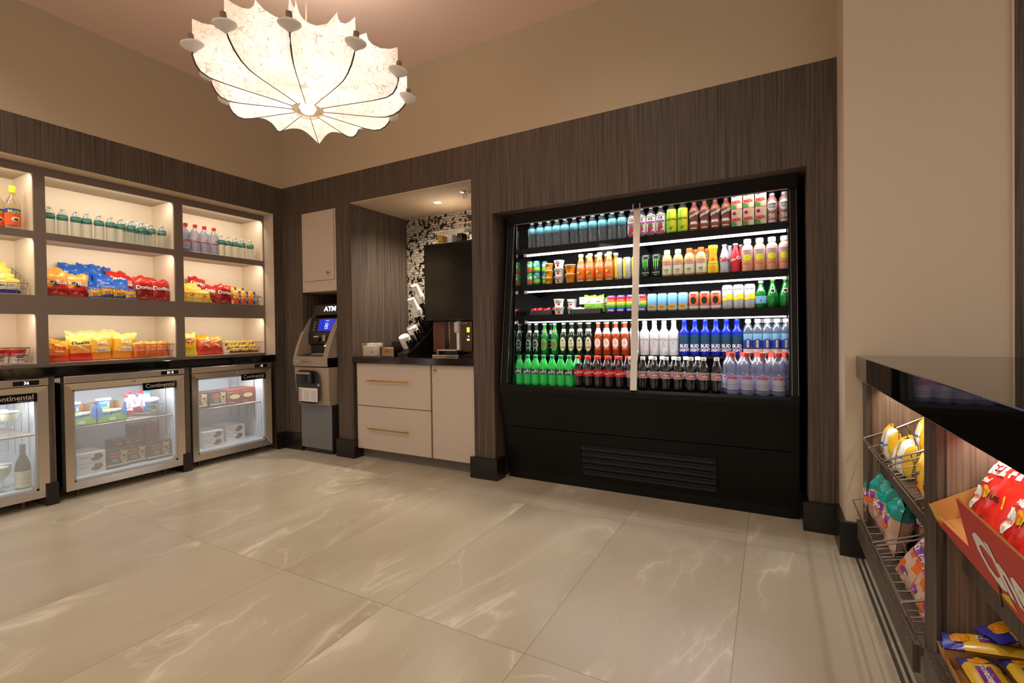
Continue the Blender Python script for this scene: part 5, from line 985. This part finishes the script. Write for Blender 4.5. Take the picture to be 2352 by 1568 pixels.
nk.lathe([(.008, 0), (.008, .0006)], 'teal', 14, M=Matrix.Translation((.045, .0075, .04)) @ Matrix.Rotation(math.pi/2, 4, 'X')); o = nk.obj('napkin_stack'); tag(o, 'stack of folded cream napkins with a tiny round printed mark', 'napkins'); o['kind'] = 'stuff'; o.location = (1.075, .05, cz)
t_ = thing('condiment_organizer', 'black open condiment box with brown sugar packets in front', 'condiment box', (1.30, .05, cz))
MB().box((-.085, 0, 0), (.085, .16, .004), 'black_plastic').box((-.085, 0, 0), (-.08, .16, .09), 'black_plastic').box((.08, 0, 0), (.085, .16, .09), 'black_plastic').box((-.085, .155, 0), (.085, .16, .125), 'black_plastic').obj('box', t_)
MB().box((-.08, -.002, 0), (.08, .0, .085), 'acrylic').tube([(-.08, -.003, .0), (-.08, -.003, .085), (.08, -.003, .085), (.08, -.003, 0)], .0015, 'acrylic_edge').obj('front_window', t_)
MB().box((-.085, .16, 0), (.17, .40, .13), 'black_plastic').obj('back_box', t_)
for i in range(5):
    m = MB().rbox((-.062, 0, 0), (.062, .012, .07), 'kraft', .003)
    if i == 0: m.text('W', .04, -.01, .04, 'choc2', flat(0), .02).text('2', .03, .022, .042, 'choc2', flat(0), 0)
    o = m.obj('sugar_packet'); tag(o, ('brown sugar packet foremost, with dark letter mark', 'brown sugar packet second from front', 'brown sugar packet third from front', 'brown sugar packet fourth from front', 'brown sugar packet rearmost')[i]+', in the condiment box', 'sugar packet', 'sugar packets'); o.location = (1.298, .058+.017*i, cz+.006); o.rotation_euler = (-.06, .02*i, 0)
D = thing('cup_dispenser', 'black tiered cup and lid dispenser beside the coffee machine', 'dispenser', (1.47, .06, cz))
ANG = math.radians(33)
def tubeM(y, z): return Matrix.Translation((0, y, z)) @ Matrix.Rotation(ANG, 4, 'X')
MB().prism([(0, 0), (.56, 0), (.56, .34), (.50, .34), (.30, .20), (.12, .08), (0, .03)], -.055, .055, 'black_plastic').obj('base', D)
SP = [(.155, .045, .15, 1), (.28, .10, .19, 1), (.39, .18, .24, 0), (.46, .27, .28, 0)]
for y, z, L_, lid in SP:
    m = MB(); Mx = tubeM(y, z); r_ = .050
    for a0, a1, hh in ((-20, 32, L_*1.0), (62, 118, L_*.72), (148, 200, L_)):
        # three upright prongs: left, rear wall piece and right, front slot open between them
        pass
    vs = []; fs = []
    for (a0, a1, z1, z0) in ((-84, -58, L_*.92, 0), (-50, -26, L_*.92, 0), (-58, -50, L_*.80, 0), (40, 110, L_*.9, 0), (150, 205, L_*.98, 0)):
        n_ = 8; b0 = len(vs)
        for rr_ in (r_, r_+.003):
            for k in range(n_+1):
                a = math.radians(a0+(a1-a0)*k/n_)
                for zz in (z0, z1): vs.append(tuple(Mx @ Vector((rr_*math.cos(a), rr_*math.sin(a), zz))))
        for k in range(n_):
            i0 = b0+2*k; j0 = b0+2*(n_+1)+2*k
            fs += [(i0, i0+2, i0+3, i0+1), (j0, j0+1, j0+3, j0+2), (i0+1, i0+3, j0+3, j0+1)]
        e0 = b0+2*n_; f0 = b0+2*(n_+1)+2*n_
        fs += [(b0, b0+1, b0+2*(n_+1)+1, b0+2*(n_+1)), (e0, f0, f0+1, e0+1)]
    m.add(vs, fs, 'black_plastic'); m.lathe([(.0001, 0), (r_, 0), (r_, .004), (.0001, .004)], 'black_plastic', 20, M=Mx); m.obj('tube', D)
DW = Matrix.Translation((1.425, .06, cz))
def along(y, z, t, extra=None): return DW @ tubeM(y, z) @ Matrix.Translation((0, 0, t))
def cupmb():
    m = MB().lathe([(.046, 0), (.0465, .003), (.045, .005), (.031, .118), (.0295, .118), (.0290, .114), (.0001, .114)], 'cup_paper', 26)
    S_ = lambda x, z: (math.sin(x/.038)*.0385, -math.cos(x/.038)*(.0385+(.06-z)*.13), z)
    Sx = lambda x, z: (lambda rr_: (math.sin(x/rr_)*rr_, -math.cos(x/rr_)*rr_, z))(.046-.0130*(z/.118)*1.12+.0008)
    m.ell(0, .065, .014, .014, 'logo_green', Sx).ell(0, .065, .010, .010, 'cup_paper', lambda x, z: (lambda q: (q[0]*1.01, q[1]*1.01, q[2]))(Sx(x, z))).ell(0, .063, .004, .007, 'logo_green', lambda x, z: (lambda q: (q[0]*1.02, q[1]*1.02, q[2]))(Sx(x, z)))
    return m
mat('logo_green', '2f4f45', .5)
cm = cupmb().mesh('paper_cup')
for k, (y, z, L_, lid) in enumerate(SP[2:]):
    top = L_+.02
    for i in range(6):
        o = bpy.data.objects.new('paper_cup', cm); COL.objects.link(o); o.matrix_world = along(y, z, top+.03-.011*(6-i))
        tag(o, 'white paper cup with dark round mark, '+['undermost', 'second from below', 'third from below', 'fourth from below', 'second from top', 'topmost'][i]+' of the '+('front', 'rear')[k]+' inverted stack', 'paper cup', ('front', 'rear')[k]+' cup stack')
lm = MB().lathe([(.047, 0), (.0475, .007), (.0465, .010), (.0445, .019), (.0425, .021), (.032, .018), (.0001, .018)], 'cup_paper', 26).mesh('cup_lid')
for k, (y, z, L_, lid) in enumerate(SP[:2]):
    for i in range(8):
        o = bpy.data.objects.new('cup_lid', lm); COL.objects.link(o); o.matrix_world = along(y, z, .01+i*(L_*.98/8))
        tag(o, 'white cup lid, '+['bottom one', 'second from below', 'third from below', 'fourth from below', 'fifth from below', 'third from top', 'second from top', 'topmost'][i]+' of the '+('front', 'rear')[k]+' tilted lid stack', 'cup lid', ('front', 'rear')[k]+' lid stack')
# coffee machine
Q = thing('coffee_machine', 'tall coffee machine with a big blank black front panel', 'coffee machine', (1.93, .25, cz))
m = MB().rbox((-.33, -.05, .305), (.28, .32, .968), 'machine_black', .018); m.obj('upper_housing', Q, label='big blank glossy black front panel')
MB().rbox((-.30, .05, 0), (.28, .34, .305), 'copper_dark', .004).obj('lower_housing', Q)
MB().box((-.30, .035, .035), (-.175, .05, .30), 'choc2').box((-.172, .03, .035), (-.125, .05, .30), 'black_gloss').box((-.123, .028, .035), (-.118, .05, .30), 'chrome').box((-.116, .032, .035), (-.05, .05, .30), 'copper_dark').box((-.048, .03, .035), (.02, .05, .30), 'chrome').obj('front_trim', Q)
m = MB().rbox((-.042, -.02, .20), (.012, .03, .292), 'cup', .010).rbox((-.012, -.02, .04), (.014, .02, .20), 'cup', .004)
for i in range(5):
    for j in range(8): m.box((-.036+.010*i, -.0208, .205+.010*j), (-.030+.010*i, -.0195, .210+.010*j), 'choc')
m.obj('dispense_spout', Q)
m = MB().rbox((.025, -.015, .04), (.14, .03, .30), 'copper_dark', .006).rect(.09, .205, .118, .245, 'screen_y', flat(-.016), 1).rect(.09, .135, .118, .15, 'screen_y', flat(-.016), 1).rect(.10, .165, .115, .178, 'screen_b', flat(-.016), 1).text('ACORTO', .018, .06, .28, 'silver_ink', flat(-.016), .0)
mat('screen_y', 'd6cc2a', emit=1.4, ecol='d8d238'); mat('screen_b', '5a62ff', emit=2.5, ecol='6a70ff'); m.obj('control_panel', Q, label='panel with small yellow and blue lights')
MB().rbox((-.22, -.09, 0), (.05, .05, .018), 'chrome', .003).rbox((-.05, -.09, .018), (.04, .03, .05), 'black_plastic', .003).obj('drip_tray', Q)
m = MB()
for i in range(14): m.box((-.17+.014*i, -.085, .052), (-.161+.014*i, .02, .060), 'cup_paper')
m.box((-.17, -.08, .018), (-.16, .02, .052), 'chrome').obj('grate', Q)
t_ = thing('tea_rack', 'clear acrylic rack of small boxes on top of the coffee machine', 'rack', (1.78, .42, cz+.968))
MB().box((-.20, -.06, 0), (.30, .08, .003), 'acrylic').box((-.20, -.06, .135), (.30, .08, .142), 'acrylic_edge').box((-.20, -.06, 0), (-.197, .08, .135), 'acrylic').box((-.20, .077, 0), (.30, .08, .135), 'acrylic').obj('rack_body', t_)
for i, (c_, tx, lab) in enumerate((('gold', 'TEA', 'mustard yellow tea box, left in the clear rack on the coffee machine'), ('lab_white', 'TEA', 'white tea box, middle of the clear rack on the coffee machine'), ('dinner', 'CHAI', 'dark brown tea box, right in the clear rack on the coffee machine'))):
    m = MB().rbox((-.026, 0, 0), (.026, .08, .10), c_, .001).text(tx, .018, 0, .05, 'ink' if i < 2 else 'peach', flat(0), .0).rect(-.012, .02, .012, .034, 'choc', flat(0), 1); o = m.obj('tea_box'); tag(o, lab, 'tea box'); o.location = (1.655+.105*i, .372, cz+.9715)

# ================================================================ goods in the bar
TA = .30
def tl(dx, y, x0=4.69, z0=.512, ang=TA): return (x0+dx*math.cos(ang), y, z0+dx*math.sin(ang)+.006)
basket('wire basket of yellow candy bags in the near-wall upper bay of the bar', .44, .34, .085, .15, tl(-.04, -.585, 4.695, .527), (TA, 0, -RZ), 5, r=.0024, curved=True)
basket('second wire basket of candy bags, half hidden by the bar divider', .40, .34, .085, .15, tl(-.04, -1.075, 4.695, .527), (TA, 0, -RZ), 5, r=.0024, curved=True)
can_ = [bag('y', .105, .14, .055, lambda u, v: F('f4c430') if (u < -.25 or v > .85) else (F('ffffff') if v < .62 else F('efe4c0')), words(('Planters', .13, .05, .42, 'ink_blue', .2), ('&', .2, .1, .25, 'ink_blue', 0)), 121, 10, 12, 1.6), bag('y', .105, .135, .05, lambda u, v: F('e8b81e') if abs(u) > .35 else F('ffffff'), words(('Sweet', .13, 0, .5, 'ink_blue', .3)), 123, 10, 12, 1.6)]
for i in range(8):
    a, b_ = i % 4, i//4
    setbag(can_[i % 2], 'candy_bag', 'yellow and white candy bag, '+ordn(a, 4)+' of the '+('front', 'back')[b_]+' row, first bar basket', 'candy bag', tl(-.015+.12*b_, -.41-.10*a, 4.70, .535+.01*b_), (-.15+.1*math.sin(i*3), .12*math.sin(i*5), -RZ+.35*math.sin(i*2.3)), 'candy bags in the first basket')
can2 = bag('y', .10, .14, .05, lambda u, v: F('f4c430') if v > .5 or u > .3 else F('c8281a'), words(('Gummi', .13, 0, .55, 'ink_blue', .3)), 125, 10, 12, 1.5)
for i in range(4):
    setbag(can2, 'candy_bag', 'yellow and red candy bag, '+('front left', 'front right', 'back left', 'back right')[i]+' in the second bar basket', 'candy bag', tl(-.01+.12*(i//2), -.98-.13*(i % 2), 4.70, .53), (-.1, .1*math.sin(i*5), -RZ+.3*math.sin(i*3)), 'candy bags in the second basket')
TB = .22
def tb_(dx, y, dz=0): return (4.618+dx*math.cos(TB), y, .190+dx*math.sin(TB)+dz)
basket('wire basket of teal snack bags low in the bar by the plinth', .52, .34, .10, .17, tb_(0, -.57, .004), (TB, 0, -RZ), 6, r=.0024, curved=True)
basket('lower wire basket of purple-patched snack bags beside the bar divider', .42, .34, .10, .17, tb_(0, -1.075, .004), (TB, 0, -RZ), 6, r=.0024, curved=True)
clear('bag_clear', 'd8b49c', .8, .15, .2)
def pup(u, v):
    if v > .68: return F('14a79a') if abs(u) < .75 else F('0f8f86')
    return F('c49a84') if (math.sin(u*6+v*9)+math.sin(v*17-u*3)) < .2 else F('d9b7a2')
def pumarks(m, Sf, w_, h):
    S2_ = lambda x, z: (lambda p: (p[0], p[1]-.0008, p[2]))(Sf(x, z)); m.rect(-w_*.38, h*.46, w_*.34, h*.66, 'purple', Sf, 6, 3).rect(-w_*.38, h*.44, w_*.34, h*.52, 'lab_orange', S2_, 6, 1).text('Champi', h*.13, -w_*.02, h*.585, 'white', lambda x, z: (lambda p: (p[0], p[1]-.0018, p[2]))(Sf(x, z)), .02, -.05).text('KF', h*.07, -w_*.22, h*.49, 'white', lambda x, z: (lambda p: (p[0], p[1]-.0018, p[2]))(Sf(x, z)), .03).ell(-w_*.1, h*.18, w_*.12, h*.06, 'purple', Sf)
pu = [bag('t', .17, .215, .09, pup, pumarks, s_, 12, 16, 1.7) for s_ in (131, 133)]
for i, (dx, y, tx, ry, rz) in enumerate([(.03, -.37, -.1, -.1, .25), (.03, -.50, -.1, 0, .1), (.03, -.65, -.15, .1, -.05), (.13, -.46, .0, 0, .2), (.14, -.60, .05, 0, -.1), (.15, -.74, .05, .1, 0)]):
    setbag(pu[i % 2], 'snack_bag', 'teal-topped snack bag with purple patch, '+['front left', 'front middle', 'front right', 'back left', 'back middle', 'back right'][i]+' in the low basket by the plinth', 'snack bag', tb_(dx, y, .02), (tx, ry, -RZ+rz), 'teal snack bags')
def orf(u, v): return F('14a79a') if v > .86 else (F('e8702a') if (math.sin(u*5+v*7)+math.sin(v*13-u*4)) < -.4 else F('d9b7a2'))
po = [bag('t', .17, .235, .09, orf, pumarks, s_, 12, 16, 1.7) for s_ in (135, 137)]
for i, (dx, y, tx, ry, rz) in enumerate([(.02, -.965, -.5, .25, .1), (.02, -1.09, -.5, .2, .05), (.02, -1.215, -.45, .1, 0), (.12, -1.0, -.1, .1, .1), (.14, -1.14, -.1, 0, 0)]):
    setbag(po[i % 2], 'snack_bag', 'peach snack bag with purple patch, '+['front left, leaning back', 'front middle, leaning back', 'front right at the divider', 'back left', 'back right'][i]+', lower basket', 'snack bag', tb_(dx, y, .02), (tx, ry, -RZ+rz), 'peach snack bags')
# red cracker carton
CX = Matrix.Translation((4.640, -1.432, .592)) @ Matrix.Rotation(-RZ, 4, 'Z') @ Matrix.Rotation(.36, 4, 'X')
mat('carton_red', 'c8281c', .5)
def cart():
    W_, D_, H_ = .80, .34, .07; m = MB()
    m.box((0, 0, 0), (W_, D_, .004), 'cardboard').box((0, D_-.004, 0), (W_, D_, H_+.05), 'cardboard').box((.005, D_-.005, .06), (W_-.005, D_-.0045, H_+.04), 'cardboard')
    m.prism([(.0, .0), (D_, .0), (D_, .12), (D_*.5, .085), (0, .05)], 0, .004, 'cardboard').prism([(.0, .0), (D_, .0), (D_, .12), (D_*.5, .085), (0, .05)], -.001, 0, 'carton_red')
    m.box((W_-.004, 0, 0), (W_, D_, H_), 'cardboard')
    m.prism([(0, 0), (W_, 0), (W_, .2), (.42, .2), (.31, .06), (.03, .035), (0, .05)], 0, .004, 'cardboard', 'y').prism([(0, 0), (W_, 0), (W_, .2), (.42, .2), (.31, .06), (.03, .035), (0, .05)], -.001, 0, 'carton_red', 'y')
    m.text('Cheez-It', .13, .63, .10, 'white', flat(-.001), .04, .06).poly([(.02, .02), (.10, .03), (.09, .07), (.015, .06)], 'lab_yellow', flat(-.001)).poly([(.40, .012), (.50, .02), (.49, .045)], 'lab_yellow', flat(-.001))
    return m
o = cart().obj('cracker_carton'); tag(o, 'open red display carton of cracker bags tilted on the bar shelf', 'carton'); o.matrix_world = CX
chz = bag('z', .17, .25, .07, lambda u, v: F('d22318') if v > .1 else F('c8281a'), lambda m, Sf, w_, h: m.text('CHEEZ-IT', h*.19, 0, h*.70, 'white', Sf, .05, .15).text('original', h*.08, -w_*.2, h*.54, 'white', Sf, .03, .1).poly([(.02, h*.36), (.075, h*.38), (.07, h*.50), (.015, h*.48)], 'lab_yellow', Sf).text('100%', h*.07, .045, h*.43, 'ink', lambda x, z: (lambda p: (p[0], p[1]-.0015, p[2]))(Sf(x, z)), .03, .1).ell(-.04, h*.34, .032, .032, 'white', Sf).text('NUTRITION', h*.045, -.04, h*.34, 'red', lambda x, z: (lambda p: (p[0], p[1]-.0015, p[2]))(Sf(x, z)), .03, .2).ell(-.0, h*.44, .018, .016, 'juice', Sf), 141, 14, 18, 1.3)
for i, (x, y, z, ry) in enumerate([(.10, .03, .012, .0), (.27, .03, .012, .12), (.45, .03, .012, -.1), (.12, .12, .04, -.1), (.30, .12, .05, .05), (.48, .12, .05, .0)]):
    o = chz.obj('cracker_bag'); tag(o, 'red cracker bag, '+['front left', 'front middle, leaning up with white lettering', 'front right', 'back left', 'back middle', 'back right'][i]+' inside the red display carton', 'snack bag', 'cracker bags'); o.matrix_world = CX @ Matrix.Translation((x, y, z)) @ Matrix.Rotation(-.80, 4, 'X') @ Matrix.Rotation(ry, 4, 'Y') @ Matrix.Rotation(0, 4, 'Z')
bw = thing('wire_rack', 'bent wire front guard before the red cracker carton', 'rack', (4.612, -1.80, .585))
MB().tube([(.03, -.0, .02), (-.005, -.02, .155), (-.005, -.60, .155), (.03, -.62, .02)], .003, 'steel_dark').tube([(.02, -.06, .0), (-.005, -.10, .155)], .0022, 'steel_dark').tube([(-.0, -.02, .155), (.03, -.30, .02), (-.0, -.58, .155)], .0022, 'steel_dark').tube([(.03, -.0, .02), (.03, -.62, .02)], .003, 'steel_dark').tube([(-.005, -.20, .155), (.03, -.20, .02)], .0022, 'steel_dark').obj('wire_frame', bw)
# cake bars in brown trays at the bottom
def cbar():
    def g(u, v): return F('f4c430') if v > .22 else F('3b3bb0')
    return bag('v', .075, .16, .03, g, lambda m, Sf, w_, h: m.rect(-.016, h*.45, .016, h*.88, 'purple', Sf, 3, 3).text('Donettes', h*.13, 0, h*.66, 'white', lambda x, z: (lambda p: (p[0], p[1]-.0012, p[2]))(Sf(x, z)), .03, RZ).ell(0, h*.22, .022, .02, 'juice', Sf), 151, 8, 12)
cb = cbar()
TM = Matrix.Translation((4.640, -1.448, .252)) @ Matrix.Rotation(-RZ, 4, 'Z') @ Matrix.Rotation(TB, 4, 'X')
LAY = Matrix(((0, 0, 1, 0), (-1, 0, 0, 0), (0, -1, 0, 0), (0, 0, 0, 1)))
LAY2 = Matrix(((1, 0, 0, 0), (0, 0, 1, 0), (0, -1, 0, 0), (0, 0, 0, 1)))
for k, (nm, xx, w_) in enumerate((('far', 0, .068), ('middle', .072, .162), ('near', .238, .162))):
    m = MB().box((xx, 0, 0), (xx+w_, .36, .003), 'cardboard').box((xx, 0, 0), (xx+w_, .003, .03), 'cardboard').box((xx, .357, 0), (xx+w_, .36, .05), 'cardboard').box((xx, 0, 0), (xx+.003, .36, .05 if k else .02), 'cardboard').box((xx+w_-.003, 0, 0), (xx+w_, .36, .05), 'cardboard')
    o = m.obj('cardboard_tray'); tag(o, nm+' one of three brown cardboard trays of cake bars at the bar bottom', 'tray'); o.matrix_world = TM
    for i in range(4):
        o = cb.obj('cake_bar'); nn = ordn(i, 4) if k else ('front low one', 'back low one', 'front upper one', 'back upper one')[i]
        tag(o, 'yellow wrapped cake bar, '+nn+' lying in the '+nm+' cardboard tray', 'cake bar', nm+' tray cake bars')
        o.matrix_world = TM @ (Matrix.Translation((xx+.004, .055+.082*i, .044+.004*(i % 2))) @ Matrix.Rotation(-.12, 4, 'Y') @ LAY if k else Matrix.Translation((.036+.004*(i//2), .008+.168*(i % 2), .040+.026*(i//2))) @ Matrix.Rotation(.12-.3*(i//2), 4, 'Z') @ LAY2)
o = cb.obj('cake_bar'); tag(o, 'yellow wrapped cake bar lying topmost across the far tray', 'cake bar'); o.matrix_world = TM @ Matrix.Translation((.075, .09, .10)) @ Matrix.Rotation(.45, 4, 'Z') @ LAY2

# unseen downlights added to brighten the room, above and behind the viewpoint
for x, y, nm in ((2.1, -3.4, 'added unseen ceiling light behind the viewpoint, centre'), (.9, -2.6, 'added unseen ceiling light above the left shelving'), (3.6, -2.2, 'added unseen ceiling light nearest the viewpoint'), (5.6, -2.6, 'added unseen ceiling light above the snack bar'), (3.4, -.9, 'added unseen ceiling light before the drinks cooler')): downlight(x, y, 3.298, nm)
for o in list(bpy.data.objects):
    if '_u' in o.keys(): del o['_u']
